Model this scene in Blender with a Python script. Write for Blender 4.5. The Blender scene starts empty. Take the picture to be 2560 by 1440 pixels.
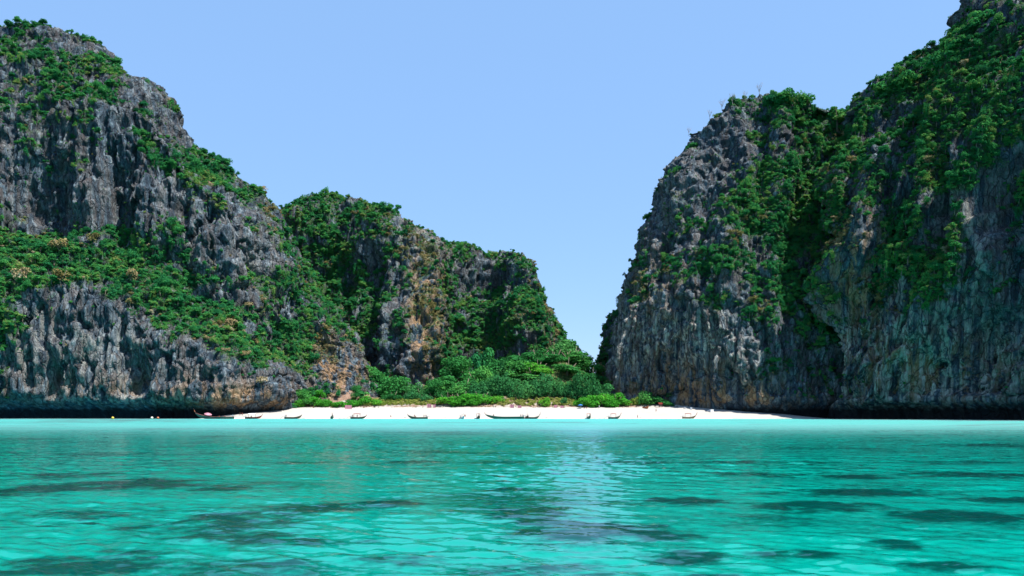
import bpy, bmesh, math, random
import numpy as np
from mathutils import Vector, Matrix, Euler

R = math.radians
random.seed(7)
rng = np.random.default_rng(11)
scene = bpy.context.scene
col = scene.collection

# ------------------------------------------------------------------ camera, sky, sun, exposure
F = 1991.0            # focal length in pixels of the 2560 px wide photograph (28 mm lens)
EYE = 3.0             # eye height above the sea
HOR = 1032.0          # pixel row of the horizon
cam_d = bpy.data.cameras.new('camera')
cam_d.lens = 28.0
cam_d.sensor_width = 36.0
cam_d.shift_y = (HOR - 720.0) / 2560.0
cam_d.clip_start = 0.5
cam_d.clip_end = 20000
cam = bpy.data.objects.new('camera', cam_d)
cam.location = (0, 0, EYE)
cam.rotation_euler = (R(90), 0, 0)
col.objects.link(cam)
scene.camera = cam

SUN = Vector((0.43, -0.22, 0.88)).normalized()      # towards the sun: high, behind the right shoulder
elev = math.asin(SUN.z)
azim = math.atan2(SUN.x, SUN.y)                     # clockwise from +Y

world = bpy.data.worlds.new('World')
scene.world = world
world.use_nodes = True
wn = world.node_tree.nodes
wl = world.node_tree.links
wn.clear()
sky = wn.new('ShaderNodeTexSky')
sky.sky_type = 'NISHITA'
sky.sun_disc = False
sky.sun_elevation = elev
sky.sun_rotation = azim
sky.altitude = 0
sky.air_density = 1.0
sky.dust_density = 0.35
sky.ozone_density = 3.0
hsv = wn.new('ShaderNodeHueSaturation')
hsv.inputs['Saturation'].default_value = 1.12
bg = wn.new('ShaderNodeBackground')
bg.inputs['Strength'].default_value = 0.10
wo = wn.new('ShaderNodeOutputWorld')
veil = wn.new('ShaderNodeMix')                      # even milky blue of humid air over the whole sky
veil.data_type = 'RGBA'
veil.inputs[0].default_value = 0.70
veil.inputs[7].default_value = (1.58, 2.74, 4.75, 1)
wl.new(sky.outputs[0], hsv.inputs['Color'])
wl.new(hsv.outputs[0], veil.inputs[6])
wl.new(veil.outputs[2], bg.inputs[0])
wl.new(bg.outputs[0], wo.inputs[0])

sun_d = bpy.data.lights.new('sun', 'SUN')
sun_d.energy = 5.0
sun_d.angle = R(0.5)
sun_d.color = (1.0, 0.96, 0.90)
sun = bpy.data.objects.new('sun', sun_d)
sun.rotation_euler = (-SUN).to_track_quat('-Z', 'Y').to_euler()
sun.location = (0, 0, 400)
col.objects.link(sun)

scene.render.engine = 'CYCLES'
scene.view_settings.view_transform = 'Standard'
scene.view_settings.look = 'None'
scene.view_settings.exposure = 1.15
scene.view_settings.gamma = 1.0
scene.view_settings.use_curve_mapping = False
cy = scene.cycles
cy.max_bounces = 5
cy.diffuse_bounces = 2
cy.glossy_bounces = 2
cy.transmission_bounces = 2
cy.transparent_max_bounces = 8
cy.volume_bounces = 0
cy.caustics_reflective = False
cy.caustics_refractive = False
cy.use_denoising = True
cy.use_adaptive_sampling = True
cy.adaptive_threshold = 0.02

# ------------------------------------------------------------------ helpers
def at(px, py, D):
    """point seen at pixel (px, py) of the photograph, D metres from the camera along the view axis"""
    return ((px - 1280.0) / F * D, D, EYE + (HOR - py) / F * D)

def atz(px, z, D):
    return ((px - 1280.0) / F * D, D, z)

def project(P):
    return 1280.0 + P[..., 0] / P[..., 1] * F, HOR - (P[..., 2] - EYE) / P[..., 1] * F

_perm = np.random.default_rng(3).permutation(256).astype(np.int32)
_perm = np.concatenate([_perm, _perm, _perm])
_g = np.random.default_rng(4).normal(size=(256, 3))
_g = (_g / np.linalg.norm(_g, axis=1, keepdims=True)).astype(np.float32)

def pnoise(P):
    P = np.asarray(P, dtype=np.float32)
    i = np.floor(P).astype(np.int32)
    f = P - i
    i &= 255
    w = f * f * f * (f * (f * 6 - 15) + 10)
    out = 0
    for dx in (0, 1):
        wx = w[..., 0] if dx else 1 - w[..., 0]
        ax = _perm[i[..., 0] + dx]
        for dy in (0, 1):
            wy = w[..., 1] if dy else 1 - w[..., 1]
            ay = _perm[ax + i[..., 1] + dy]
            for dz in (0, 1):
                wz = w[..., 2] if dz else 1 - w[..., 2]
                g = _g[_perm[ay + i[..., 2] + dz]]
                d = g[..., 0] * (f[..., 0] - dx) + g[..., 1] * (f[..., 1] - dy) + g[..., 2] * (f[..., 2] - dz)
                out = out + wx * wy * wz * d
    return out * 1.5

def fbm(P, octv=3, gain=0.5):
    P = np.asarray(P, dtype=np.float32)
    s, a, t = 0, 1.0, 0
    for k in range(octv):
        s = s + a * pnoise(P * (2.03 ** k) + 17.3 * k)
        t += a
        a *= gain
    return s / t

def ridged(P, octv=2, gain=0.5):
    P = np.asarray(P, dtype=np.float32)
    s, a, t = 0, 1.0, 0
    for k in range(octv):
        s = s + a * (0.52 - 2.2 * np.abs(pnoise(P * (2.07 ** k) + 31.7 * k)))
        t += a
        a *= gain
    return s / t

def facets(P):
    """broken blocks: each cell of a jittered lattice is a tilted plane at its own height, with a crack between neighbours"""
    P = np.asarray(P, dtype=np.float32)
    base = np.floor(P - 0.5).astype(np.int32)
    best = np.full(P.shape[:-1], 9.0, np.float32); second = best.copy()
    h = np.zeros_like(best)
    for dx in (0, 1):
        for dy in (0, 1):
            for dz in (0, 1):
                c = base + np.array([dx, dy, dz], np.int32)
                k = _perm[_perm[_perm[c[..., 0] & 255] + (c[..., 1] & 255)] + (c[..., 2] & 255)]
                j = _g[k]
                v = P - (c + 0.5 + 0.42 * j)
                d = (v * v).sum(-1)
                hh = _g[(k * 7 + 3) & 255][..., 0] * 0.6 + (v * _g[(k * 5 + 11) & 255]).sum(-1) * 1.1
                closer = d < best
                second = np.where(closer, best, np.minimum(second, d))
                h = np.where(closer, hh, h)
                best = np.where(closer, d, best)
    crack = np.clip(1 - (np.sqrt(second) - np.sqrt(best)) / 0.14, 0, 1)
    return h - 0.55 * crack

def smoothstep(a, b, x):
    t = np.clip((x - a) / (b - a), 0, 1)
    return t * t * (3 - 2 * t)

def tag(o, label=None, cat=None, group=None, kind=None):
    if label: o['label'] = label
    if cat: o['category'] = cat
    if group: o['group'] = group
    if kind: o['kind'] = kind
    return o

def link(o, parent=None):
    col.objects.link(o)
    if parent is not None:
        o.parent = parent
    return o

def empty(name, loc=(0, 0, 0), rz=0.0):
    o = bpy.data.objects.new(name, None)
    o.location = loc
    o.rotation_euler = (0, 0, rz)
    o.empty_display_size = 0.5
    return link(o)

def np_mesh(name, verts, quads, mat=None, smooth=True):
    verts = np.asarray(verts, dtype=np.float32).reshape(-1, 3)
    quads = np.asarray(quads, dtype=np.int32)
    n, k = quads.shape
    me = bpy.data.meshes.new(name)
    me.vertices.add(len(verts))
    me.vertices.foreach_set('co', verts.ravel())
    me.loops.add(n * k)
    me.loops.foreach_set('vertex_index', quads.ravel())
    me.polygons.add(n)
    me.polygons.foreach_set('loop_start', np.arange(0, n * k, k, dtype=np.int32))
    me.polygons.foreach_set('use_smooth', np.full(n, smooth, dtype=bool))
    me.update(calc_edges=True)
    if mat: me.materials.append(mat)
    return me

def grid_quads(nu, nv):
    a = np.arange(nu * nv).reshape(nu, nv)
    return np.stack([a[:-1, :-1], a[1:, :-1], a[1:, 1:], a[:-1, 1:]], -1).reshape(-1, 4)

def add_attr(me, name, vals, typ='FLOAT'):
    a = me.attributes.new(name, typ, 'POINT')
    a.data.foreach_set('vector' if typ == 'FLOAT_VECTOR' else 'value', np.asarray(vals).ravel())

# ---- small mesh collector for boats, people and beach things
class MB:
    def __init__(self):
        self.v, self.f = [], []
    def add(self, vs, fs):
        o = len(self.v)
        self.v += [tuple(p) for p in vs]
        self.f += [tuple(i + o for i in f) for f in fs]
        return self
    def box(self, c, s, rz=0.0, taper=1.0):
        hx, hy, hz = s[0] / 2, s[1] / 2, s[2] / 2
        ca, sa = math.cos(rz), math.sin(rz)
        vs = []
        for z, k in ((-hz, 1.0), (hz, taper)):
            for x, y in ((-hx, -hy), (hx, -hy), (hx, hy), (-hx, hy)):
                x, y = x * k, y * k
                vs.append((c[0] + x * ca - y * sa, c[1] + x * sa + y * ca, c[2] + z))
        return self.add(vs, [(0, 3, 2, 1), (4, 5, 6, 7), (0, 1, 5, 4), (1, 2, 6, 5), (2, 3, 7, 6), (3, 0, 4, 7)])
    def tube(self, pts, rad, n=6):
        rings = []
        rad = rad if hasattr(rad, '__len__') else [rad] * len(pts)
        pts = [Vector(p) for p in pts]
        for i, p in enumerate(pts):
            d = (pts[min(i + 1, len(pts) - 1)] - pts[max(i - 1, 0)]).normalized()
            u = d.cross(Vector((0, 0, 1)))
            if u.length < 1e-3: u = Vector((1, 0, 0))
            u.normalize()
            w = d.cross(u)
            rings.append([p + (u * math.cos(2 * math.pi * k / n) + w * math.sin(2 * math.pi * k / n)) * rad[i] for k in range(n)])
        vs = [q for r in rings for q in r]
        fs = []
        for i in range(len(pts) - 1):
            for k in range(n):
                k2 = (k + 1) % n
                fs.append((i * n + k, i * n + k2, (i + 1) * n + k2, (i + 1) * n + k))
        fs.append(tuple(range(n - 1, -1, -1)))
        fs.append(tuple((len(pts) - 1) * n + k for k in range(n)))
        return self.add(vs, fs)
    def ball(self, c, s, nu=10, nv=7):
        vs, fs = [], []
        for j in range(nv + 1):
            t = math.pi * j / nv
            for i in range(nu):
                a = 2 * math.pi * i / nu
                vs.append((c[0] + s[0] * math.sin(t) * math.cos(a), c[1] + s[1] * math.sin(t) * math.sin(a), c[2] + s[2] * math.cos(t)))
        for j in range(nv):
            for i in range(nu):
                i2 = (i + 1) % nu
                fs.append((j * nu + i, (j + 1) * nu + i, (j + 1) * nu + i2, j * nu + i2))
        return self.add(vs, fs)
    def mesh(self, name, mat=None, smooth=False):
        me = bpy.data.meshes.new(name)
        me.from_pydata(self.v, [], self.f)
        me.update()
        if smooth:
            me.polygons.foreach_set('use_smooth', np.full(len(me.polygons), True))
        if mat: me.materials.append(mat)
        return me
    def build(self, name, mat=None, parent=None, smooth=False):
        return link(bpy.data.objects.new(name, self.mesh(name, mat, smooth)), parent)

# ------------------------------------------------------------------ materials
class NT:
    def __init__(self, name):
        self.m = bpy.data.materials.new(name)
        self.m.use_nodes = True
        self.t = self.m.node_tree
        self.t.nodes.clear()
        self.out = self.t.nodes.new('ShaderNodeOutputMaterial')
    def n(self, typ, **kw):
        nd = self.t.nodes.new(typ)
        for k, v in kw.items():
            setattr(nd, k, v)
        return nd
    def l(self, a, b):
        self.t.links.new(a, b)
    def val(self, sock, x):
        if isinstance(x, (int, float, tuple, list)):
            sock.default_value = x if not (isinstance(x, tuple) and len(x) == 3 and sock.type == 'RGBA') else (*x, 1)
        else:
            self.l(x, sock)
    def math(self, op, a, b=0.0, clamp=False):
        nd = self.n('ShaderNodeMath', operation=op, use_clamp=clamp)
        self.val(nd.inputs[0], a)
        self.val(nd.inputs[1], b)
        return nd.outputs[0]
    def mix(self, f, a, b, blend='MIX'):
        nd = self.n('ShaderNodeMix', data_type='RGBA', blend_type=blend)
        self.val(nd.inputs[0], f)
        self.val(nd.inputs[6], a)
        self.val(nd.inputs[7], b)
        return nd.outputs[2]
    def noise(self, vec, scale, detail=3.0, rough=0.55, dist=0.0):
        nd = self.n('ShaderNodeTexNoise')
        self.l(vec, nd.inputs['Vector'])
        nd.inputs['Scale'].default_value = scale
        nd.inputs['Detail'].default_value = detail
        nd.inputs['Roughness'].default_value = rough
        nd.inputs['Distortion'].default_value = dist
        return nd.outputs['Fac']
    def ramp(self, fac, stops, interp='LINEAR'):
        nd = self.n('ShaderNodeValToRGB')
        cr = nd.color_ramp
        cr.interpolation = interp
        while len(cr.elements) < len(stops): cr.elements.new(0.5)
        for e, (p, c) in zip(cr.elements, stops):
            e.position = p
            e.color = (*c, 1) if len(c) == 3 else c
        self.l(fac, nd.inputs[0])
        return nd.outputs[0]
    def maprange(self, x, a, b, c=0.0, d=1.0, smooth=True):
        nd = self.n('ShaderNodeMapRange', interpolation_type='SMOOTHSTEP' if smooth else 'LINEAR')
        self.val(nd.inputs[0], x)
        for i, v in enumerate((a, b, c, d)): nd.inputs[i + 1].default_value = v
        return nd.outputs[0]
    def vscale(self, vec, s, off=(0, 0, 0)):
        nd = self.n('ShaderNodeMapping')
        self.l(vec, nd.inputs[0])
        nd.inputs['Scale'].default_value = s
        nd.inputs['Location'].default_value = off
        return nd.outputs[0]
    def attr(self, name):
        nd = self.n('ShaderNodeAttribute')
        nd.attribute_name = name
        return nd.outputs['Fac']
    def pos(self):
        return self.n('ShaderNodeNewGeometry').outputs['Position']
    def bump(self, h, dist, strength=1.0, normal=None):
        nd = self.n('ShaderNodeBump')
        nd.inputs['Strength'].default_value = strength
        nd.inputs['Distance'].default_value = dist
        self.l(h, nd.inputs['Height'])
        if normal is not None: self.l(normal, nd.inputs['Normal'])
        return nd.outputs[0]
    def principled(self, color, rough=0.8, spec=0.2, normal=None, **kw):
        b = self.n('ShaderNodeBsdfPrincipled')
        self.val(b.inputs['Base Color'], color)
        self.val(b.inputs['Roughness'], rough)
        b.inputs['Specular IOR Level'].default_value = spec
        if normal is not None: self.l(normal, b.inputs['Normal'])
        for k, v in kw.items(): self.val(b.inputs[k], v)
        self.l(b.outputs[0], self.out.inputs[0])
        return b

def rock_material():
    m = NT('limestone')
    p = m.pos()
    st = m.vscale(p, (1, 1, 0.13))
    st2 = m.vscale(p, (1, 1, 0.05), (40, 13, 0))
    big = m.noise(p, 0.035, 3)
    flute = m.noise(st, 0.32, 5, 0.62)
    fine = m.noise(m.vscale(p, (1, 1, 0.6)), 0.8, 8, 0.72)
    streak = m.noise(st2, 0.42, 4, 0.6)
    c = m.ramp(flute, [(0.29, (0.012, 0.021, 0.033)), (0.43, (0.040, 0.062, 0.086)), (0.55, (0.078, 0.122, 0.155)), (0.68, (0.26, 0.32, 0.355))])
    c = m.mix(m.maprange(fine, 0.40, 0.62), m.mix(0.62, c, (0.025, 0.030, 0.042)), c)
    # dark algae staining in long vertical runs
    c = m.mix(m.math('MULTIPLY', m.maprange(streak, 0.52, 0.66), 0.55), c, (0.030, 0.036, 0.046))
    # warm iron stains and pale calcite runs where the cliff carries them
    patch = m.noise(m.vscale(p, (1, 1, 0.5), (5, 5, 5)), 0.11, 4, 0.6)
    c = m.mix(m.maprange(patch, 0.54, 0.68, 0.0, 0.55), c, m.ramp(fine, [(0.3, (0.05, 0.075, 0.095)), (0.7, (0.30, 0.335, 0.36))]))
    warm = m.noise(st, 0.20, 4, 0.6, 0.5)
    tan = m.math('MULTIPLY', m.attr('tan'), m.maprange(warm, 0.42, 0.58))
    c = m.mix(tan, c, m.ramp(fine, [(0.3, (0.13, 0.07, 0.03)), (0.55, (0.29, 0.19, 0.11)), (0.8, (0.42, 0.34, 0.26))]))
    pale = m.math('MULTIPLY', m.attr('pale'), m.maprange(streak, 0.36, 0.56, 1.0, 0.0))
    c = m.mix(pale, c, m.ramp(fine, [(0.3, (0.20, 0.20, 0.18)), (0.7, (0.56, 0.54, 0.47))]))
    # moss, grass and small herbs rooted on the ledges
    moss = m.noise(p, 0.55, 5, 0.7)
    veg = m.math('MULTIPLY', m.attr('veg'), m.maprange(moss, 0.36, 0.52))
    c = m.mix(veg, c, m.ramp(fine, [(0.3, (0.012, 0.035, 0.012)), (0.55, (0.035, 0.085, 0.022)), (0.8, (0.16, 0.15, 0.055))]))
    wv = m.n('ShaderNodeVectorMath', operation='MULTIPLY_ADD')
    nz = m.n('ShaderNodeTexNoise'); m.l(p, nz.inputs['Vector']); nz.inputs['Scale'].default_value = 0.25
    m.l(nz.outputs['Color'], wv.inputs[0]); wv.inputs[1].default_value = (3, 3, 2); m.l(m.vscale(p, (1, 1, 0.42)), wv.inputs[2])
    vo = m.n('ShaderNodeTexVoronoi', feature='DISTANCE_TO_EDGE'); m.l(wv.outputs[0], vo.inputs['Vector']); vo.inputs['Scale'].default_value = 0.24
    joint = m.maprange(vo.outputs['Distance'], 0.0, 0.055, 1.0, 0.0)
    c = m.mix(m.math('MULTIPLY', joint, 0.5), c, (0.012, 0.016, 0.022))
    # tidal algae plus painted shade, carried up the low rock to blacken the notch
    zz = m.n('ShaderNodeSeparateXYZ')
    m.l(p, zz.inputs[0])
    tide_shade = m.maprange(m.math('ADD', zz.outputs[2], m.math('MULTIPLY', flute, 4.0)), 6.0, 8.6, 1.0, 0.0)
    c = m.mix(m.math('MULTIPLY', tide_shade, 0.9), c, (0.008, 0.010, 0.012))
    h = m.math('ADD', m.math('ADD', m.math('MULTIPLY', flute, 1.2), m.math('MULTIPLY', fine, 0.75)), m.math('MULTIPLY', joint, -0.35))
    nrm = m.bump(h, 2.2, 1.0)
    m.principled(c, 0.92, 0.1, nrm)
    return m.m

def foliage_material(name, stops, transl=0.25):
    m = NT(name)
    oi = m.n('ShaderNodeObjectInfo').outputs['Random']
    isl = m.n('ShaderNodeNewGeometry').outputs['Random Per Island']
    p = m.n('ShaderNodeTexCoord').outputs['Object']
    cl = m.noise(p, 1.7, 2)
    f = m.math('ADD', m.math('MULTIPLY', oi, 0.62), m.math('ADD', m.math('MULTIPLY', isl, 0.16), m.maprange(cl, 0.3, 0.7, -0.05, 0.24)))
    drift = m.noise(m.pos(), 0.035, 3)
    f = m.math('ADD', f, m.maprange(drift, 0.3, 0.7, -0.22, 0.22))
    c = m.ramp(f, stops)
    d = m.n('ShaderNodeBsdfDiffuse')
    t = m.n('ShaderNodeBsdfTranslucent')
    mx = m.n('ShaderNodeMixShader')
    mx.inputs[0].default_value = transl
    m.l(c, d.inputs[0])
    m.l(m.mix(0.5, c, (0.05, 0.20, 0.035)), t.inputs[0])
    m.l(d.outputs[0], mx.inputs[1])
    m.l(t.outputs[0], mx.inputs[2])
    m.l(mx.outputs[0], m.out.inputs[0])
    return m.m

def plain(name, c, rough=0.7, spec=0.3, var=0.25, scale=3.0):
    m = NT(name)
    p = m.n('ShaderNodeTexCoord').outputs['Object']
    nz = m.noise(p, scale, 4, 0.6)
    dark = tuple(x * (1 - var) for x in c)
    m.principled(m.mix(nz, dark, tuple(min(1, x * (1 + var * 0.5)) for x in c)), rough, spec)
    return m.m

def sand_material():
    m = NT('sand')
    p = m.pos()
    n1 = m.noise(p, 0.12, 4)
    n2 = m.noise(p, 2.5, 4, 0.65)
    c = m.mix(n1, (0.30, 0.278, 0.25), (0.36, 0.342, 0.315))
    c = m.mix(m.maprange(n2, 0.55, 0.75, 0.0, 0.35), c, (0.27, 0.22, 0.175))
    # leaf litter and soil at the back of the beach
    la = m.attr('litter')
    lit = m.math('MULTIPLY', la, m.maprange(m.math('ADD', m.noise(p, 0.55, 5, 0.7), m.math('MULTIPLY', la, 0.14)), 0.46, 0.60), True)
    c = m.mix(lit, c, m.ramp(n2, [(0.3, (0.07, 0.04, 0.022)), (0.5, (0.17, 0.105, 0.07)), (0.72, (0.36, 0.28, 0.23))]))
    # wet sand along the waterline
    sep = m.n('ShaderNodeSeparateXYZ')
    m.l(p, sep.inputs[0])
    wet = m.maprange(sep.outputs[2], 0.05, 0.55, 1.0, 0.0)
    c = m.mix(m.math('MULTIPLY', wet, 0.6), c, (0.24, 0.235, 0.20))
    m.principled(c, 0.9, 0.15, m.bump(n2, 0.15, 0.7))
    return m.m

def soil_material():
    m = NT('forest_floor')
    p = m.pos()
    n1 = m.noise(p, 0.35, 5, 0.65)
    c = m.ramp(n1, [(0.3, (0.02, 0.04, 0.012)), (0.5, (0.05, 0.085, 0.025)), (0.7, (0.13, 0.10, 0.05))])
    m.principled(c, 0.95, 0.05, m.bump(n1, 0.6, 0.8))
    return m.m

def seabed_material():
    m = NT('seabed_sand')
    p = m.pos()
    n1 = m.noise(m.vscale(p, (0.5, 1, 1)), 0.10, 5, 0.62, 0.6)
    n2 = m.noise(p, 1.3, 6, 0.72)
    c = m.mix(n1, (0.36, 0.36, 0.31), (0.62, 0.61, 0.55))
    cor = m.math('ADD', m.attr('coral'), m.math('MULTIPLY', m.math('SUBTRACT', n2, 0.5), 1.25))
    cc = m.ramp(n2, [(0.3, (0.008, 0.014, 0.012)), (0.55, (0.018, 0.035, 0.026)), (0.75, (0.07, 0.085, 0.045))])
    c = m.mix(m.maprange(cor, 0.02, 0.62), c, cc)
    m.principled(c, 0.95, 0.0)
    return m.m

def water_material():
    m = NT('sea_water')
    p = m.pos()
    # wind ripples: slopes of three trains of small waves, from a metre and a half down to a hand's breadth
    def slope(vec, scale, k, detail):
        nd = m.n('ShaderNodeTexNoise')
        m.l(vec, nd.inputs['Vector'])
        nd.inputs['Scale'].default_value = scale
        nd.inputs['Detail'].default_value = detail
        nd.inputs['Roughness'].default_value = 0.55
        nd.inputs['Distortion'].default_value = 0.25
        v = m.n('ShaderNodeVectorMath', operation='SUBTRACT')
        m.l(nd.outputs['Color'], v.inputs[0]); v.inputs[1].default_value = (0.5, 0.5, 0.5)
        w = m.n('ShaderNodeVectorMath', operation='MULTIPLY')
        m.l(v.outputs[0], w.inputs[0]); w.inputs[1].default_value = (k * 0.8, k, 0.0)
        return w.outputs[0]
    def vadd(a, b):
        v = m.n('ShaderNodeVectorMath', operation='ADD')
        m.val(v.inputs[0], a); m.val(v.inputs[1], b)
        return v.outputs[0]
    gust = m.noise(m.vscale(p, (0.4, 1, 1), (7, 3, 0)), 0.05, 3)
    sl = vadd(vadd(slope(m.vscale(p, (0.75, 1.3, 1)), 0.8, 0.10, 2), slope(m.vscale(p, (0.8, 1.25, 1), (3, 9, 0)), 4.5, 0.25, 2)), slope(m.vscale(p, (0.5, 1.0, 1), (11, 2, 0)), 0.2, 0.03, 1))
    sc = m.n('ShaderNodeVectorMath', operation='SCALE')
    m.l(sl, sc.inputs[0]); m.l(m.maprange(gust, 0.3, 0.7, 0.6, 1.35), sc.inputs['Scale'])
    nv = m.n('ShaderNodeVectorMath', operation='NORMALIZE')
    m.l(vadd(sc.outputs[0], m.n('ShaderNodeNewGeometry').outputs['Normal']), nv.inputs[0])
    nrm = nv.outputs[0]
    dep = m.attr('depth')                       # metres of water under this point of the surface
    n1 = m.noise(m.vscale(p, (0.35, 1, 1)), 0.06, 4, 0.6)
    tint = m.ramp(m.maprange(dep, 0.0, 3.0, 0, 1, False), [(0.0, (0.50, 0.93, 0.93)), (0.22, (0.16, 0.83, 0.84)), (0.6, (0.05, 0.79, 0.79)), (1.0, (0.015, 0.74, 0.70))])
    body = m.ramp(m.maprange(dep, 0.0, 3.0, 0, 1, False), [(0.0, (0.30, 0.72, 0.72)), (0.25, (0.07, 0.62, 0.62)), (0.7, (0.003, 0.34, 0.335)), (1.0, (0.0, 0.25, 0.24))])
    tr = m.n('ShaderNodeBsdfTransparent')
    m.l(tint, tr.inputs[0])
    df = m.n('ShaderNodeBsdfDiffuse')
    m.l(body, df.inputs[0])
    m.l(nrm, df.inputs['Normal'])
    mx = m.n('ShaderNodeMixShader')
    m.l(m.maprange(dep, 0.0, 2.5, 0.10, 0.13, False), mx.inputs[0])
    m.l(tr.outputs[0], mx.inputs[1])
    m.l(df.outputs[0], mx.inputs[2])
    gl = m.n('ShaderNodeBsdfGlossy')
    gl.inputs['Roughness'].default_value = 0.07
    m.l(nrm, gl.inputs['Normal'])
    fr = m.n('ShaderNodeFresnel')
    fr.inputs['IOR'].default_value = 1.33
    m.l(nrm, fr.inputs['Normal'])
    yy = m.n('ShaderNodeSeparateXYZ')
    m.l(p, yy.inputs[0])
    # farther out the wavelets are too fine to model and count as surface roughness
    m.l(m.maprange(yy.outputs[1], 40, 220, 0.07, 0.42), gl.inputs['Roughness'])
    fac = m.math('MULTIPLY', fr.outputs[0], m.maprange(yy.outputs[1], 30, 240, 1.0, 0.34))
    mg = m.n('ShaderNodeMixShader')
    m.l(fac, mg.inputs[0])
    m.l(mx.outputs[0], mg.inputs[1])
    m.l(gl.outputs[0], mg.inputs[2])
    m.l(mg.outputs[0], m.out.inputs[0])
    return m.m

M = {}
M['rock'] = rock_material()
M['sand'] = sand_material()
M['soil'] = soil_material()
M['seabed'] = seabed_material()
M['water'] = water_material()
M['green'] = foliage_material('foliage_green', [(0.0, (0.012, 0.092, 0.044)), (0.35, (0.024, 0.165, 0.056)), (0.62, (0.050, 0.225, 0.056)), (0.85, (0.115, 0.255, 0.060)), (1.0, (0.215, 0.25, 0.08))])
M['deep'] = foliage_material('foliage_deep_green', [(0.0, (0.018, 0.105, 0.030)), (0.5, (0.036, 0.185, 0.045)), (1.0, (0.080, 0.25, 0.05))])
M['thicket'] = foliage_material('foliage_blue_green', [(0.0, (0.026, 0.130, 0.045)), (0.5, (0.042, 0.185, 0.058)), (1.0, (0.080, 0.24, 0.065))])
M['bright'] = foliage_material('foliage_bright_green', [(0.0, (0.035, 0.20, 0.022)), (0.5, (0.060, 0.29, 0.028)), (1.0, (0.14, 0.36, 0.04))], 0.3)
M['yellow'] = foliage_material('foliage_yellow_green', [(0.0, (0.12, 0.20, 0.03)), (0.5, (0.25, 0.29, 0.06)), (1.0, (0.42, 0.38, 0.14))], 0.3)
M['dry'] = foliage_material('foliage_dry', [(0.0, (0.10, 0.095, 0.035)), (0.4, (0.20, 0.16, 0.065)), (0.75, (0.31, 0.235, 0.13)), (1.0, (0.40, 0.34, 0.25))], 0.2)
M['bark'] = plain('bark', (0.16, 0.13, 0.10), 0.9, 0.1)
M['bare'] = plain('bare_twigs', (0.24, 0.22, 0.21), 0.9, 0.1)

# ------------------------------------------------------------------ the ground: seabed, beach, valley floor
def shore_y(x):
    return 401.0 + 0.00010 * (x - 20) ** 2 * np.sign(-(x - 20)) * 0.5 + 1.2 * np.sin(x * 0.045) + 0.6 * np.sin(x * 0.13 + 1)

def ground_h(x, y):
    s = y - shore_y(x)
    land = np.where(s < 44, 0.142 * s, np.where(s < 56, 0.142 * 44 + 0.27 * (s - 44), 9.49 + 0.05 * (s - 56)))
    left = smoothstep(-168, -142, x)
    right = 1 - smoothstep(138, 172, x)
    land = np.where(s > 0, land * np.minimum(left, right) - 0.22 * (1 - np.minimum(left, right)), 0)
    px = 1280 + x / np.maximum(y, 50) * F
    knoll = 26 * np.exp(-((px - 1385) / 120) ** 2 - ((y - 512) / 34) ** 2) + 13 * np.exp(-((px - 1150) / 90) ** 2 - ((y - 505) / 30) ** 2)
    knoll += 16 * np.exp(-((px - 850) / 70) ** 2 - ((y - 480) / 18) ** 2)
    land = land + knoll * smoothstep(440, 480, y)
    # a sand apron shoals along the foot of the cliffs, nearer to the boat on the right-hand side
    foot = np.where(x > 0, 398 - 95 * smoothstep(110, 230, x), 398 - 25 * smoothstep(120, 260, -x))
    edge = np.maximum(smoothstep(128, 160, x), smoothstep(150, 185, -x))
    sea = -np.clip(np.minimum(-s, foot - y) * 0.022, 0.22 * edge, 2.4)
    return np.where(s > 0, land, sea)

CORAL = [  # reef and weed patches on the seabed: surface pixel they are seen at, half width and half depth in pixels, weight
    (90, 1215, 120, 14, 1.03), (330, 1203, 190, 14, 1.03), (560, 1212, 90, 9, 0.80), (160, 1180, 160, 7, 0.80), (560, 1290, 180, 40, 0.86), (800, 1258, 120, 12, 1.15), (960, 1250, 90, 8, 1.03),
    (640, 1330, 130, 22, 0.69), (780, 1340, 130, 12, 0.92), (180, 1400, 200, 36, 1.09), (330, 1365, 100, 14, 0.80), (700, 1395, 120, 12, 1.03), (230, 1275, 180, 18, 0.63),
    (1260, 1215, 60, 5, 1.03), (1330, 1270, 110, 18, 0.92), (1430, 1310, 140, 34, 1.03), (1600, 1320, 120, 22.75, 1.03), (1720, 1243, 90, 8.75, 1.28), (2150, 1222, 240, 7, 1.16), (2050, 1255, 160, 12.25, 1.28),
    (2400, 1280, 180, 15.75, 1.42), (2500, 1240, 120, 7, 1.28), (2230, 1342, 60, 12.25, 1.28), (1720, 1375, 90, 17.5, 1.16), (2000, 1372, 130, 12.25, 0.89), (1880, 1180, 120, 5.25, 0.89), (2430, 1180, 160, 7, 1.03),
    (2500, 1110, 140, 4.375, 1.03), (2420, 1150, 180, 3.5, 0.77), (2150, 1185, 80, 5.25, 1.16), (1640, 1150, 140, 4.375, 0.77), (1850, 1150, 200, 4.375, 0.77), (2350, 1400, 140, 14, 0.65), (1800, 1425, 120, 14, 0.65),
    (1300, 1410, 260, 30, 0.57), (1000, 1380, 120, 14, 0.57), (60, 1095, 160, 4, 0.40), (300, 1060, 260, 3, 0.46), (1060, 1150, 180, 5, 0.52), (760, 1150, 160, 4, 0.46), (1250, 1150, 100, 6, 0.46)]

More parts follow.
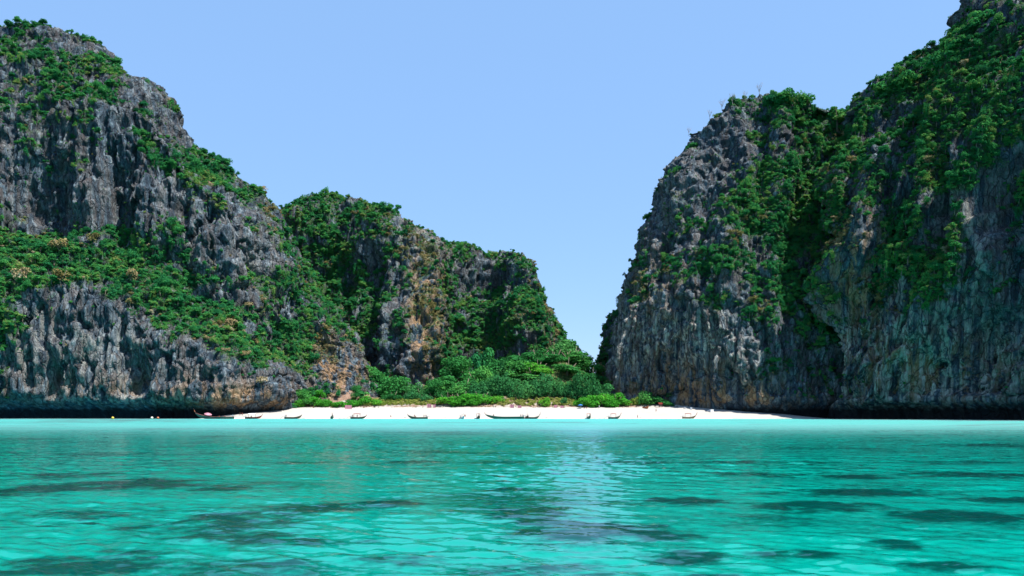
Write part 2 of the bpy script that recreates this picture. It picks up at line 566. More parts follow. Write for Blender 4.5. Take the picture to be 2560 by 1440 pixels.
def build_ground():
    def sheet(name, xs, ys, mat, kind, label, fn):
        X, Y = np.meshgrid(xs, ys, indexing='ij')
        Z = ground_h(X, Y)
        V, attrs = fn(X, Y, Z)
        me = np_mesh(name, V, grid_quads(len(xs), len(ys)), mat)
        for k, a in attrs.items(): add_attr(me, k, a)
        o = link(bpy.data.objects.new(name, me))
        tag(o, label, None, None, kind)
        return o
    # seabed: dark reef heads and weed rise a little above white sand
    def f_bed(X, Y, Z):
        h_eff = 2.1
        # a surface pixel maps to the point of the bed on the same line of sight
        cor = np.zeros_like(X)
        Yc = np.maximum(Y, 6)
        for px, py, rx, ry, w in CORAL:
            Ds = EYE * F / (py - HOR)
            k = (EYE + h_eff) / EYE
            Db = min(Ds * k, 380)
            k = Db / Ds
            cx = (px - 1280) / F * Db
            sx = rx / F * Db
            sy = max(0.5, ry / (py - HOR) * Db)
            P = np.stack([X / max(2.0, sx * .45), Y / max(1.6, sy * .45), np.full_like(X, px * .37)], -1)
            wob = fbm(P, 5, .72) * 3.0
            r2 = ((X - cx) / sx) ** 2 + ((Y - Db) / sy) ** 2
            cor = np.maximum(cor, w * np.exp(-np.maximum(r2 + wob + .2, 0) * 1.1))
        far = 0.6 + 0.4 * smoothstep(40, 120, Y)
        n = fbm(np.stack([X / (22 + 30 * smoothstep(150, 300, Y)), Y / 14, X * 0 + 5], -1), 5, .62)
        cor = np.maximum(cor, smoothstep(-0.02, 0.40, n) * (0.75 - 0.35 * smoothstep(30, 90, Y)) * (1 - smoothstep(375, 396, Y)) * far)
        Z2 = Z + cor * 0.15 * (1 - smoothstep(300, 360, Y)) + fbm(np.stack([X / 6, Y / 6, X * 0], -1), 2) * 0.12 * (Z < -1.5)
        return np.stack([X, Y, np.minimum(Z2, np.where(Z < -0.3, -0.3, Z))], -1), {'coral': cor}
    ys = np.concatenate([np.arange(-60, 0, 6), np.arange(0, 70, 0.45), np.arange(70, 200, 1.2), np.arange(200, 399, 2.0), [400.0, 403, 406]])
    sheet('seabed', np.concatenate([[-900, -500], np.arange(-330, -90, 3), np.arange(-90, 90, .6), np.arange(90, 331, 3), [500, 900]]), ys, M['seabed'], 'structure',
          'pale sandy seabed with dark reef patches under the clear water', f_bed)
    def f_beach(X, Y, Z):
        s = Y - shore_y(X)
        px = 1280 + X / Y * F
        lit = smoothstep(40, 45, s) * smoothstep(700, 760, px) * (1 - smoothstep(1640, 1700, px))
        lit = lit * (0.5 + 0.5 * smoothstep(0.0, 0.25, fbm(np.stack([X / 14, Y / 6, X * 0], -1), 2) + 0.12))
        lit = np.maximum(lit, 1.8 * smoothstep(51, 55, s))
        dz = fbm(np.stack([X / 3.5, Y / 2.5, X * 0 + 3], -1), 3) * (0.25 + 0.9 * smoothstep(40, 48, s)) * smoothstep(8, 30, s)
        return np.stack([X, Y, Z + dz + 0.004 * 0], -1), {'litter': lit}
    sheet('beach', np.arange(-190, 221, 0.8), np.arange(396, 472.1, 0.8), M['sand'], 'structure', 'blown-out white sand beach between the cliffs', f_beach)
    def f_val(X, Y, Z):
        return np.stack([X, Y, Z + fbm(np.stack([X / 8, Y / 8, X * 0], -1), 3) * 0.8 * smoothstep(472, 476, Y)], -1), {}
    sheet('valley_floor', np.arange(-190, 221, 2.0), np.arange(472, 900, 3.0), M['soil'], 'structure', 'wooded valley floor behind the beach', f_val)

build_ground()

def build_sea():
    # rows and columns crowd towards the boat the picture is taken from, where single wavelets show
    near = 9.0 * 1.008 ** np.arange(0, 345)
    far = near[-1] * 1.03 ** np.arange(1, 60)
    far = far[far < 394]
    ys = np.concatenate([[-3000, -800, -200, -50, -10, 0, 5], near, far, np.arange(395, 440, 1.0), [460, 520, 650, 900, 1600, 3000]])
    mid = np.linspace(-0.80, 0.80, 680)
    ts = np.concatenate([[-8, -5, -3, -2, -1.5, -1.2, -1.05, -.95, -.88, -.83], mid, [.83, .88, .95, 1.05, 1.2, 1.5, 2, 3, 5, 8]])
    T, Y = np.meshgrid(ts, ys, indexing='ij')
    X = T * np.maximum(np.abs(Y), 14.0)
    r = np.random.default_rng(5)
    Z = np.zeros_like(X)
    wx = 0.9 * pnoise(np.stack([X / 3.1, Y / 3.1, X * 0 + .3], -1)) + 1.5 * pnoise(np.stack([X / 9, Y / 9, X * 0 + 4.3], -1))
    wy = 0.9 * pnoise(np.stack([X / 3.1, Y / 3.1, X * 0 + 8.3], -1)) + 1.5 * pnoise(np.stack([X / 9, Y / 9, X * 0 + 6.3], -1))
    for k in range(26):
        lam = 0.28 * (11.0 ** (k / 25))
        th = R(78) + r.normal(0, .55)
        kk = 2 * math.pi / lam
        steep = 0.045 * (1.0 if lam < 1.1 else 0.45)
        ph = kk * ((X + .35 * lam * wx) * math.cos(th) + (Y + .35 * lam * wy) * math.sin(th)) + r.uniform(0, 6.28)
        Z += steep / kk * np.sin(ph)
    gust = 0.55 + 0.9 * smoothstep(-.35, .35, fbm(np.stack([X / 26, Y / 11, X * 0 + 2], -1), 3))
    s_ = shore_y(X) - Y
    Z = Z * gust * smoothstep(6, 9.5, Y) * np.clip(s_ / 12, 0, 1)
    depth = np.clip(s_ * 0.0070 + 1.05, 0.10, 3.0)
    depth = np.maximum(depth, 1.5 * smoothstep(120, 175, X) + 0.45 * smoothstep(120, 170, -X))
    me = np_mesh('sea', np.stack([X, Y, Z], -1), grid_quads(len(ts), len(ys)), M['water'])
    add_attr(me, 'depth', depth)
    tag(link(bpy.data.objects.new('sea', me)), 'clear turquoise sea of the bay rippled by a light wind', None, None, 'structure')
build_sea()

# ------------------------------------------------------------------ cliffs: lofted from base to ridge, then carved
def resample(A, axis, n_per):
    """linear resampling of A along axis with n_per[i] steps in interval i"""
    A = np.moveaxis(A, axis, 0)
    t = np.concatenate([np.linspace(i, i + 1, n, endpoint=False) for i, n in enumerate(n_per)] + [[len(n_per)]])
    i = np.minimum(t.astype(int), A.shape[0] - 2)
    f = (t - i).reshape((-1,) + (1,) * (A.ndim - 1))
    return np.moveaxis(A[i] * (1 - f) + A[i + 1] * f, 0, axis)

def gsmooth(A, axis, sig):
    if sig < 0.3: return A
    k = int(3 * sig) + 1
    w = np.exp(-0.5 * (np.arange(-k, k + 1) / sig) ** 2)
    w /= w.sum()
    A = np.moveaxis(A, axis, 0)
    # linear extrapolation at both ends keeps the border in place
    lo = 2 * A[:1] - A[1:k + 1][::-1]
    hi = 2 * A[-1:] - A[-k - 1:-1][::-1]
    B = np.concatenate([lo, A, hi], 0)
    out = sum(w[j] * B[j:j + len(A)] for j in range(2 * k + 1))
    return np.moveaxis(out, 0, axis)

def grid_normals(P):
    n = np.cross(np.gradient(P, axis=0), np.gradient(P, axis=1))
    return n / np.maximum(np.linalg.norm(n, axis=-1, keepdims=True), 1e-6)

def blobs(px, py, lst):
    s = np.zeros_like(px)
    for bx, by, rx, ry, w in lst:
        s += w * np.exp(-((px - bx) / rx) ** 2 - ((py - by) / ry) ** 2)
    return s

def rib_field(px, py, ribs):
    """ribs running across a face: polylines of pixels with half width and height in metres, steeper on the lower right side"""
    s = np.zeros_like(px)
    for pts, wd, hgt in ribs:
        best = np.full_like(px, 1e9); side = np.zeros_like(px)
        for (x0, y0), (x1, y1) in zip(pts[:-1], pts[1:]):
            dx, dy = x1 - x0, y1 - y0
            t = np.clip(((px - x0) * dx + (py - y0) * dy) / (dx * dx + dy * dy), 0, 1)
            ex, ey = px - x0 - t * dx, py - y0 - t * dy
            d = np.hypot(ex, ey)
            m = d < best
            best = np.where(m, d, best); side = np.where(m, ex + 0.3 * ey, side)
        w = np.where(side > 0, wd * 0.75, wd * 1.9)
        s = np.maximum(s, hgt * np.clip(1 - best / (2 * w), 0, 1) ** 1.5)
    return s

class Cliff: pass
CLIFFS = {}

def make_cliff(key, name, label, cols, step=0.75, sm=(4.0, 2.5), shear=0.0, butt=6.0, flute=2.4, zones=(), dry=(), tans=(), pales=(), base_veg=0.0, notch=0.0, seed=0.0, fine_back=None, carve=(), ribs=()):
    A = np.array(cols, dtype=np.float64)                       # columns x levels x 3
    lv = np.linalg.norm(np.diff(A, axis=1), axis=-1).mean(0)
    nv = [max(2, int(l / (step if (fine_back is None or i < fine_back) else step * 4))) for i, l in enumerate(lv)]
    A = resample(A, 1, nv)
    A = gsmooth(A, 1, sm[1] / step)
    lu = np.linalg.norm(np.diff(A[:, :int(A.shape[1] * .8)], axis=0), axis=-1).mean(1)
    A = resample(A, 0, [max(2, int(l / step)) for l in lu])
    P = gsmooth(A, 0, sm[0] / step)
    N = grid_normals(P)
    if (N * (np.array([0, 0, EYE]) - P)).sum(-1).mean() < 0: N = -N
    steep = np.clip(1 - np.abs(N[..., 2]), 0, 1)
    X, Y, Z = P[..., 0], P[..., 1], P[..., 2]
    Xs = X + shear * Z
    low = smoothstep(9, 16, Z) * (1 - notch) + (1 - notch) * 0.0 + notch * (0.12 + 0.88 * smoothstep(5, 14, Z)) if notch else 1.0
    def co(sx, sz, o=0.0): return np.stack([Xs / sx + o + seed, Y / sx + 3.1 * o, Z / sz + 7.7 * o], -1)
    d = butt * fbm(co(46, 90), 2) * 2.4
    d = d + butt * 0.8 * ridged(co(21, 62, 4), 2) * (0.3 + 0.7 * steep)
    mod = 0.5 + 0.9 * smoothstep(-0.3, 0.4, fbm(co(30, 30, 9), 2))
    d = d + flute * 2.0 * ridged(co(8.5, 38, 2), 2) * (0.25 + 0.75 * steep) * mod
    d = d + 1.35 * ridged(co(3.3, 20, 5), 2) * mod
    d = d + 1.5 * fbm(co(6.5, 5.0, 6), 3) + 2.6 * fbm(co(15, 9, 7), 2) + 0.35 * pnoise(co(1.5, 2.2, 8))
    wp = np.stack([pnoise(co(7, 9, 40)), pnoise(co(7, 9, 41)), pnoise(co(7, 9, 42))], -1) * 0.35
    d = d + 3.3 * facets(co(9.5, 19, 15) + wp) * (.35 + .65 * steep) + 1.25 * facets(co(4.0, 7.5, 16) + wp) + 0.35 * facets(co(1.9, 4.5, 18))
    px0, py0 = project(P)
    d = d + blobs(px0 + 9 * fbm(co(20, 40, 31), 2), py0, carve)
    rb = rib_field(px0 + 14 * fbm(co(9, 9, 33), 3), py0, ribs) if ribs else 0.0
    d = d + rb
    d = d * low
    P = P + N * d[..., None] * np.array([1, 1, 0.55])
    N = grid_normals(P)
    if (N * (np.array([0, 0, EYE]) - P)).sum(-1).mean() < 0: N = -N
    px, py = project(P)
    nzs = fbm(co(16, 14, 12), 3)
    slope_pref = smoothstep(0.05, 0.55, N[..., 2])
    dens = base_veg + 0.60 * slope_pref + blobs(px, py, zones) + 1.7 * nzs - 0.25 + (0.11 * rb if ribs else 0.0)
    veg = smoothstep(0.25, 0.75, dens)
    veg *= smoothstep(8, 13, P[..., 2])
    dr = blobs(px, py, dry) + 0.8 * fbm(co(11, 11, 20), 2)
    tan = np.clip(1.3 * blobs(px, py, tans) + 0.18, 0, 1)
    pale = np.clip(blobs(px, py, pales), 0, 1)
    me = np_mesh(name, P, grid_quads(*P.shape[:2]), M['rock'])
    add_attr(me, 'veg', veg * 0.95)
    add_attr(me, 'tan', tan)
    add_attr(me, 'pale', pale)
    tag(link(bpy.data.objects.new(name, me)), label, None, None, 'structure')
    c = Cliff()
    c.key, c.P, c.N, c.veg, c.dry, c.px, c.py, c.dens = key, P, N, veg, dr, px, py, dens
    CLIFFS[key] = c
    return c

def left_col(pxb, Db, z0, pd, pe, pf, pg, pxe=None, pxg=None, dE=45, dF=58, dG=110, lip=9.0, cut=15.0):
    pxe = pxb if pxe is None else pxe
    pxg = pxb if pxg is None else pxg
    G = at(pxg, pg, Db + dG)
    return [atz(pxb, z0 - 3, Db + cut), atz(pxb, z0 + lip * 0.45, Db + cut * 0.9), atz(pxb, z0 + lip * 0.8, Db + cut * 0.35), atz(pxb, z0 + lip, Db), at(pxb, pd, Db + 7),
            at(pxe, pe, Db + dE), at((pxe + pxg) / 2, pf, Db + dF), G, (G[0], G[1] + 90, G[2] - 45), (G[0], G[1] + 190, -3)]

make_cliff('left', 'cliff_left', 'tall grey limestone headland with green terraces, undercut at the waterline', [
    left_col(-700, 388, 0, 720, 560, 240, -80),
    left_col(-250, 404, 0, 725, 575, 230, -10),
    left_col(-60, 414, 0, 760, 590, 262, 38),
    left_col(0, 416, 0, 750, 588, 262, 42),
    left_col(100, 417, 0, 715, 574, 258, 52),
    left_col(200, 417, 0, 720, 572, 250, 82),
    left_col(260, 416, 0, 745, 585, 250, 118),
    left_col(330, 416, 0, 790, 605, 262, 172),
    left_col(405, 414, 0, 850, 645, 320, 222),
    left_col(440, 413, 0, 870, 675, 390, 296),
    left_col(480, 412, 0, 880, 715, 445, 352, cut=10),
    left_col(560, 411, 0, 905, 770, 505, 412, cut=9),
    left_col(620, 416, 1, 935, 810, 570, 462, cut=7),
    left_col(660, 424, 2, 930, 850, 610, 500, cut=5),
    left_col(695, 430, 3, 925, 875, 655, 533, cut=4, lip=8),
    left_col(728, 436, 4, 930, 885, 700, 585, pxg=712, dE=38, dF=52, dG=95, cut=2, lip=7),
    left_col(752, 452, 5, 965, 905, 750, 650, pxg=760, dE=25, dF=42, dG=80, cut=1, lip=5),
    left_col(800, 456, 6, 970, 900, 800, 738, pxe=798, pxg=802, dE=22, dF=36, dG=66, cut=0.5, lip=4),
    left_col(870, 458, 6, 972, 915, 850, 792, pxe=850, pxg=850, dE=20, dF=30, dG=52, cut=0.5, lip=4),
    left_col(915, 462, 6, 980, 940, 885, 850, pxe=900, pxg=890, dE=18, dF=28, dG=44, cut=0.5, lip=3),
    left_col(950, 470, 6, 990, 965, 935, 915, pxe=938, pxg=926, dE=16, dF=26, dG=38, cut=0.5, lip=2),
    left_col(975, 482, 6, 1003, 995, 985, 975, pxe=968, pxg=960, dE=14, dF=24, dG=36, cut=0.5, lip=1),
    ], step=0.8, notch=1.0, fine_back=7, butt=6.0, flute=2.4,
    zones=[(90, 640, 170, 60, .9), (300, 660, 150, 70, .9), (430, 760, 120, 90, .9), (570, 860, 110, 70, .9), (660, 900, 70, 50, .6), (10, 800, 50, 190, .8), (720, 760, 70, 120, .45),
           (800, 680, 60, 110, .55), (120, 150, 150, 70, .15), (50, 240, 110, 90, .25), (260, 200, 80, 50, .1), (430, 420, 110, 40, .55), (560, 430, 60, 30, .5), (700, 590, 60, 70, .55), (760, 870, 50, 70, .6), (860, 800, 40, 50, .5), (920, 960, 60, 30, .4),
           (250, 860, 190, 105, -1.3), (480, 950, 130, 50, -1.3), (100, 900, 80, 120, -.7), (610, 640, 120, 80, -.6), (200, 480, 260, 90, -.8), (560, 560, 90, 60, -.5), (350, 945, 300, 45, -1.4), (860, 950, 60, 50, -.6), (690, 980, 45, 60, -1.6), (340, 290, 90, 90, -.4)],
    dry=[(100, 600, 120, 40, .25), (560, 830, 90, 60, .2), (860, 920, 70, 60, .8), (820, 860, 60, 60, .5), (680, 520, 60, 40, .5), (600, 620, 120, 80, .2), (300, 950, 250, 50, .5)],
    tans=[(620, 1000, 110, 30, .8), (820, 930, 35, 80, 1.0), (870, 940, 60, 50, .5), (350, 970, 250, 40, .3)],
    pales=[(240, 880, 200, 90, .45), (350, 1000, 300, 14, .7), (60, 800, 60, 100, .3), (620, 640, 120, 90, .25), (130, 330, 50, 40, .3)], seed=1.0, base_veg=.20,
    carve=[(290, 500, 38, 110, -13), (235, 470, 22, 130, 5), (130, 490, 60, 110, -6), (60, 520, 30, 90, -7), (370, 520, 30, 120, 6), (455, 540, 18, 90, -5), (545, 600, 22, 80, 4), (600, 560, 14, 70, -5), (690, 990, 42, 50, 5), (300, 860, 16, 100, -4), (180, 830, 50, 90, 4), (420, 900, 14, 70, -4), (640, 680, 18, 70, -5), (505, 660, 16, 60, 4)])

def mid_col(pxb, Db, crest, pxg=None, lean=0.0, dG=60):
    pxg = pxb if pxg is None else pxg
    G = at(pxg, crest, Db + dG)
    def lv(t, d): return at(pxb + (pxg - pxb) * t ** 1.3, 1010 + (crest - 1010) * t, Db + d)
    return [atz(pxb, 2, Db), lv(0.25, 5), lv(0.5, 14), lv(0.75, 30), lv(0.92, dG * 0.72), G, (G[0], G[1] + 70, G[2] - 40), (G[0], G[1] + 160, 0)]

make_cliff('middle', 'hill_middle', 'rounded wooded limestone hill closing the bay behind the beach', [
    mid_col(560, 590, 640), mid_col(650, 578, 566), mid_col(690, 572, 532), mid_col(725, 566, 510), mid_col(770, 560, 491), mid_col(830, 552, 487), mid_col(890, 545, 491),
    mid_col(950, 532, 520), mid_col(1000, 520, 546), mid_col(1050, 514, 568), mid_col(1085, 520, 584), mid_col(1120, 538, 600), mid_col(1165, 558, 616), mid_col(1215, 566, 628),
    mid_col(1265, 560, 621), mid_col(1330, 548, 632, pxg=1296, dG=52), mid_col(1395, 544, 690, pxg=1332, dG=52), mid_col(1428, 546, 746, pxg=1364, dG=54), mid_col(1456, 552, 796, pxg=1396, dG=56),
    mid_col(1474, 562, 838, pxg=1420, dG=58), mid_col(1482, 585, 868, pxg=1442, dG=60), mid_col(1450, 640, 920, pxg=1430, dG=60)],
    step=0.95, fine_back=5, butt=6.5, flute=2.0, base_veg=0.42,
    zones=[(780, 620, 90, 90, .6), (850, 800, 80, 130, .7), (1250, 800, 80, 90, .6), (1330, 770, 60, 80, .5), (880, 540, 120, 30, .3), (1150, 850, 60, 90, .4), (1400, 850, 50, 40, .6),
           (1000, 860, 50, 110, -.7), (1215, 715, 60, 35, -1.0), (960, 690, 70, 50, -.3), (900, 870, 40, 80, -.4), (1270, 640, 60, 20, -.3)],
    dry=[(1065, 760, 40, 180, .9), (1030, 620, 40, 60, .5), (1330, 640, 40, 50, .4), (1370, 780, 30, 60, .3)],
    tans=[(1065, 800, 45, 180, .9), (1380, 850, 40, 40, .5)], pales=[(1000, 570, 250, 60, .25)], seed=5.0,
    carve=[(1215, 715, 60, 45, -14), (1175, 850, 40, 100, -8), (1085, 780, 14, 160, 5), (1040, 800, 16, 160, -5), (930, 760, 20, 150, -8), (980, 800, 22, 150, 4), (860, 700, 30, 120, -7), (1300, 800, 40, 110, 5)])

def edge_col(pts, D, back=0.0, dpx=0.0):
    """a column that follows an outline of the headland: pts is a list of (px, py), D its distance at every level"""
    Ds = D if hasattr(D, '__len__') else [D] * len(pts)
    return [at(px + dpx, py, d + back) for (px, py), d in zip(pts, Ds)]

def add_base(colm, pxb, Db, lip=9.0, cut=8.0, z0=0.0, tail=(90, -45)):
    G = colm[-1]
    return [atz(pxb, z0 - 3, Db + cut), atz(pxb, z0 + lip * .45, Db + cut * .9), atz(pxb, z0 + lip * .8, Db + cut * .35), atz(pxb, z0 + lip, Db)] + colm + [(G[0] * 1.0, G[1] + tail[0], G[2] + tail[1]), (G[0], G[1] + 200, -3)]

def colA(pxb, Db, p2, p3, p4, crest, cut=6.0, z0=0.0, lip=9.0, d=(4, 12, 30, 48, 75), px=None):
    q = px or [pxb] * 5
    return add_base([at(q[0], 860, Db + d[0]), at(q[1], p2, Db + d[1]), at(q[2], p3, Db + d[2]), at(q[3], p4, Db + d[3]), at(q[4], crest, Db + d[4])], pxb, Db, lip, cut, z0)

make_cliff('right', 'cliff_right', 'steep grey limestone wall rising from the right end of the beach', [
    colA(1640, 560, 700, 560, 420, 330, cut=1, z0=4, px=[1640, 1665, 1710, 1765, 1815]),
    colA(1520, 520, 700, 560, 420, 330, cut=1, z0=5, px=[1535, 1565, 1630, 1690, 1765]),
    colA(1500, 490, 700, 550, 400, 326, cut=1, z0=6, px=[1516, 1545, 1618, 1680, 1752]),
    colA(1530, 466, 690, 545, 395, 310, cut=1, z0=6, px=[1545, 1573, 1642, 1708, 1772]),
    colA(1590, 455, 690, 540, 380, 288, cut=2, z0=6, px=[1600, 1627, 1690, 1750, 1800]),
    colA(1660, 448, 680, 530, 360, 250, cut=4, z0=5, px=[1665, 1690, 1750, 1810, 1865]),
    colA(1720, 440, 670, 515, 345, 222, cut=5, z0=4, px=[1722, 1750, 1810, 1870, 1925]),
    colA(1800, 428, 660, 510, 345, 212, cut=7, z0=2, px=[1800, 1820, 1870, 1930, 1985]),
    colA(1880, 416, 655, 505, 350, 214, cut=8, z0=0.5, px=[1880, 1895, 1935, 1985, 2040], d=(4, 16, 42, 62, 85)),
    colA(1950, 410, 655, 510, 370, 246, cut=9, px=[1950, 1960, 1990, 2030, 2062], d=(4, 22, 56, 76, 96)),
    colA(2020, 408, 660, 520, 380, 258, cut=9, px=[2020, 2030, 2050, 2080, 2110], d=(6, 30, 66, 86, 104)),
    colA(2090, 412, 660, 530, 390, 262, cut=9, px=[2090, 2100, 2120, 2140, 2170], d=(8, 34, 70, 90, 108)),
    colA(2200, 420, 670, 540, 400, 275, cut=9, px=[2200, 2210, 2220, 2230, 2250], d=(10, 36, 70, 90, 108)),
    ], step=0.8, notch=0.8, fine_back=8, butt=6.0, flute=2.6,
    zones=[(1940, 560, 120, 100, .9), (2040, 480, 80, 150, .9), (1990, 250, 90, 50, .8), (2090, 320, 60, 60, .8), (1820, 720, 120, 60, .3), (1600, 720, 50, 60, .25), (1880, 450, 50, 40, .5), (1950, 720, 80, 80, .5), (1990, 780, 60, 50, .4), (1920, 960, 30, 30, .6), (1740, 650, 60, 40, .4),
           (1770, 420, 100, 90, -.6), (1700, 860, 150, 70, -1.2), (1600, 890, 100, 110, -1.2), (1830, 900, 100, 70, -.7), (1700, 560, 60, 80, -.3), (1900, 640, 30, 60, -.5)],
    dry=[(1640, 700, 80, 120, .35), (1850, 620, 60, 80, .2), (1800, 950, 100, 40, .4)],
    tans=[(1760, 985, 220, 28, 1.0), (1640, 760, 100, 120, .25), (1720, 940, 120, 40, .4), (1560, 940, 40, 60, .2)],
    pales=[(1720, 840, 120, 60, 1.3), (1570, 860, 70, 130, .7), (1660, 480, 80, 140, .35), (1850, 900, 120, 80, .5)], seed=9.0, base_veg=.15,
    carve=[(1900, 400, 26, 120, -10), (1850, 330, 22, 90, 5), (1960, 420, 22, 120, 6), (2040, 420, 40, 140, -10), (1760, 560, 18, 110, -6), (1690, 520, 18, 110, 4), (1640, 620, 14, 120, -5), (1830, 620, 24, 120, 5), (1980, 760, 26, 110, -9), (1900, 720, 18, 100, -5), (1740, 780, 20, 80, 4)])

def colB(pxb, Db, lv, px, d, cut=10.0, lip=9.0):
    return add_base([at(q, p, Db + e) for q, p, e in zip(px, lv, d)], pxb, Db, lip, cut)

make_cliff('near', 'cliff_near', 'towering dark cliff overgrown with hanging greenery along the right edge', [
    colB(2180, 470, (860, 700, 540, 400, 300), (2180, 2180, 2180, 2190, 2200), (4, 8, 14, 24, 40)),
    colB(2085, 425, (860, 700, 540, 400, 300), (2085, 2080, 2085, 2100, 2140), (4, 8, 14, 30, 55)),
    colB(2062, 404, (860, 700, 530, 390, 256), (2066, 2074, 2072, 2096, 2142), (3, 10, 18, 34, 66)),
    colB(2095, 394, (860, 700, 530, 380, 190), (2102, 2110, 2122, 2150, 2202), (3, 10, 20, 40, 76)),
    colB(2160, 386, (860, 690, 510, 350, 160), (2165, 2175, 2195, 2222, 2275), (3, 10, 20, 40, 80)),
    colB(2230, 378, (860, 680, 490, 320, 128), (2235, 2248, 2270, 2300, 2338), (3, 10, 20, 40, 82)),
    colB(2300, 368, (855, 670, 470, 280, 76), (2305, 2318, 2340, 2368, 2402), (3, 10, 20, 40, 84)),
    colB(2370, 358, (850, 650, 440, 220, 6), (2374, 2386, 2400, 2416, 2434), (3, 10, 20, 40, 84)),
    colB(2450, 346, (840, 620, 380, 130, -110), (2454, 2462, 2476, 2494, 2516), (3, 10, 20, 40, 84)),
    colB(2560, 330, (830, 590, 320, 40, -220), (2560, 2566, 2580, 2600, 2630), (3, 10, 20, 40, 80)),
    colB(2760, 300, (820, 560, 270, -40, -320), (2760, 2765, 2780, 2800, 2830), (3, 10, 20, 40, 80)),
    colB(3100, 262, (820, 560, 260, -60, -340), (3100, 3105, 3120, 3140, 3170), (3, 10, 20, 40, 80)),
    colB(3600, 215, (820, 560, 260, -60, -340), (3600, 3605, 3620, 3640, 3670), (3, 10, 20, 40, 80)),
    ], step=0.75, notch=1.0, fine_back=8, butt=11.0, flute=2.8, shear=-0.42, base_veg=0.14,
    zones=[(2260, 250, 140, 90, .7), (2420, 150, 110, 130, .8), (2520, 300, 60, 160, .4), (2300, 650, 90, 90, .7), (2180, 420, 60, 60, .3), (2350, 420, 90, 120, .25), (2110, 500, 30, 130, .4), (2320, 760, 70, 60, .4),
           (2350, 920, 260, 75, -1.5), (2500, 720, 70, 200, -.7), (2200, 820, 80, 60, -.4)],
    dry=[(2110, 620, 60, 110, .7), (2190, 760, 50, 60, .6), (2110, 890, 40, 50, .7), (2330, 800, 50, 40, .4), (2500, 150, 30, 30, .4)],
    tans=[(2300, 930, 220, 80, .7), (2140, 700, 90, 170, .6), (2180, 770, 40, 60, .4)],
    pales=[(2330, 910, 230, 110, 1.6), (2430, 600, 60, 160, .6), (2160, 900, 90, 110, 1.0), (2300, 700, 120, 90, .4)], seed=13.0,
    ribs=[([(2170, 280), (2100, 430), (2072, 590), (2078, 690)], 11, 8), ([(2462, 120), (2372, 350), (2330, 480)], 12, 9), ([(2368, 320), (2300, 430), (2245, 520), (2215, 640)], 11, 8), ([(2425, 345), (2312, 515), (2230, 700), (2155, 815)], 12, 9),
          ([(2500, 190), (2440, 300), (2410, 360)], 10, 7), ([(2380, 500), (2318, 590), (2280, 660)], 9, 6), ([(2200, 440), (2148, 560), (2092, 710), (2080, 800)], 10, 7), ([(2530, 330), (2450, 520), (2420, 700)], 11, 8), ([(2270, 330), (2220, 420), (2170, 560)], 9, 6), ([(2420, 640), (2360, 780), (2330, 860)], 9, 5), ([(2580, 420), (2530, 600), (2500, 760)], 12, 8)],
    carve=[(2230, 560, 30, 110, -9), (2160, 560, 22, 150, 6), (2330, 520, 26, 130, 6), (2390, 560, 30, 150, -10), (2460, 520, 26, 200, 6), (2270, 700, 40, 90, 5), (2440, 800, 30, 120, -7), (2110, 1000, 30, 24, -6), (2190, 720, 24, 120, -5), (2530, 640, 24, 200, -8), (2300, 340, 60, 60, -8)])

# small farther stack seen behind the foot of the right wall
make_cliff('stack', 'hill_behind', 'small wooded knoll just behind the foot of the right wall', [
    add_base([at(1498, 930, 600), at(1500, 890, 606), at(1510, 850, 612), at(1522, 800, 618), at(1538, 782, 630)], 1496, 596, 6, .5, 4),
    add_base([at(1512, 930, 580), at(1517, 890, 584), at(1524, 850, 590), at(1534, 800, 600), at(1542, 780, 620)], 1512, 576, 6, .5, 4),
    add_base([at(1560, 930, 580), at(1560, 890, 584), at(1560, 850, 590), at(1560, 790, 600), at(1560, 740, 620)], 1560, 576, 6, .5, 4),
    ], step=1.2, fine_back=8, butt=2.0, flute=1.2, base_veg=0.7, seed=17.0)

# ------------------------------------------------------------------ foliage
def crown_mesh(name, mat, n_lobes, n_leaf, leaf, flat=0.75, spread=0.62, seed=0, core=0.35, layered=False):
    """a crown of radius about 1 m: leaf-sized faces spread over and through uneven lobes; base of the crown near z = 0"""
    r = np.random.default_rng(seed)
    C, S = [], []
    for k in range(n_lobes):
        a = r.uniform(0, 2 * np.pi)
        rad = spread * np.sqrt(r.uniform(0, 1))
        z = r.uniform(0.05, 1.05) * (1 - 0.5 * rad ** 2 / max(spread, 1e-3) ** 2)
        C.append((rad * np.cos(a), rad * np.sin(a), z))
        s = r.uniform(0.26, 0.46)
        S.append((s * r.uniform(.9, 1.3), s * r.uniform(.9, 1.3), s * (0.5 if layered else r.uniform(.75, 1.05))))
    C, S = np.array(C), np.array(S)
    w = (S[:, 0] * S[:, 1]); w /= w.sum()
    L = r.choice(n_lobes, n_leaf, p=w)
    d = r.normal(size=(n_leaf, 3)); d[:, 2] = np.abs(d[:, 2]) * 1.0 - 0.75 * r.uniform(size=n_leaf) ** 2
    d /= np.linalg.norm(d, axis=1, keepdims=True)
    rr = np.where(r.uniform(size=n_leaf) < core, r.uniform(0.3, 0.9, n_leaf), r.uniform(0.85, 1.12, n_leaf))
    p = C[L] + d * S[L] * rr[:, None]
    p[:, 2] *= flat / 0.75
    nrm = d + r.normal(size=(n_leaf, 3)) * 0.55
    nrm[:, 2] += 0.25
    nrm /= np.linalg.norm(nrm, axis=1, keepdims=True)
    t = np.cross(nrm, r.normal(size=(n_leaf, 3))); t /= np.linalg.norm(t, axis=1, keepdims=True)
    b = np.cross(nrm, t)
    sz = leaf * r.uniform(0.6, 1.35, n_leaf)[:, None]
    asp = r.uniform(0.5, 0.95, n_leaf)[:, None]
    V = np.stack([p - t * sz, p - b * sz * asp + nrm * sz * .18, p + t * sz, p + b * sz * asp + nrm * sz * .18], 1).reshape(-1, 3)
    return np_mesh(name, V, np.arange(n_leaf * 4).reshape(-1, 4), mat, smooth=False)

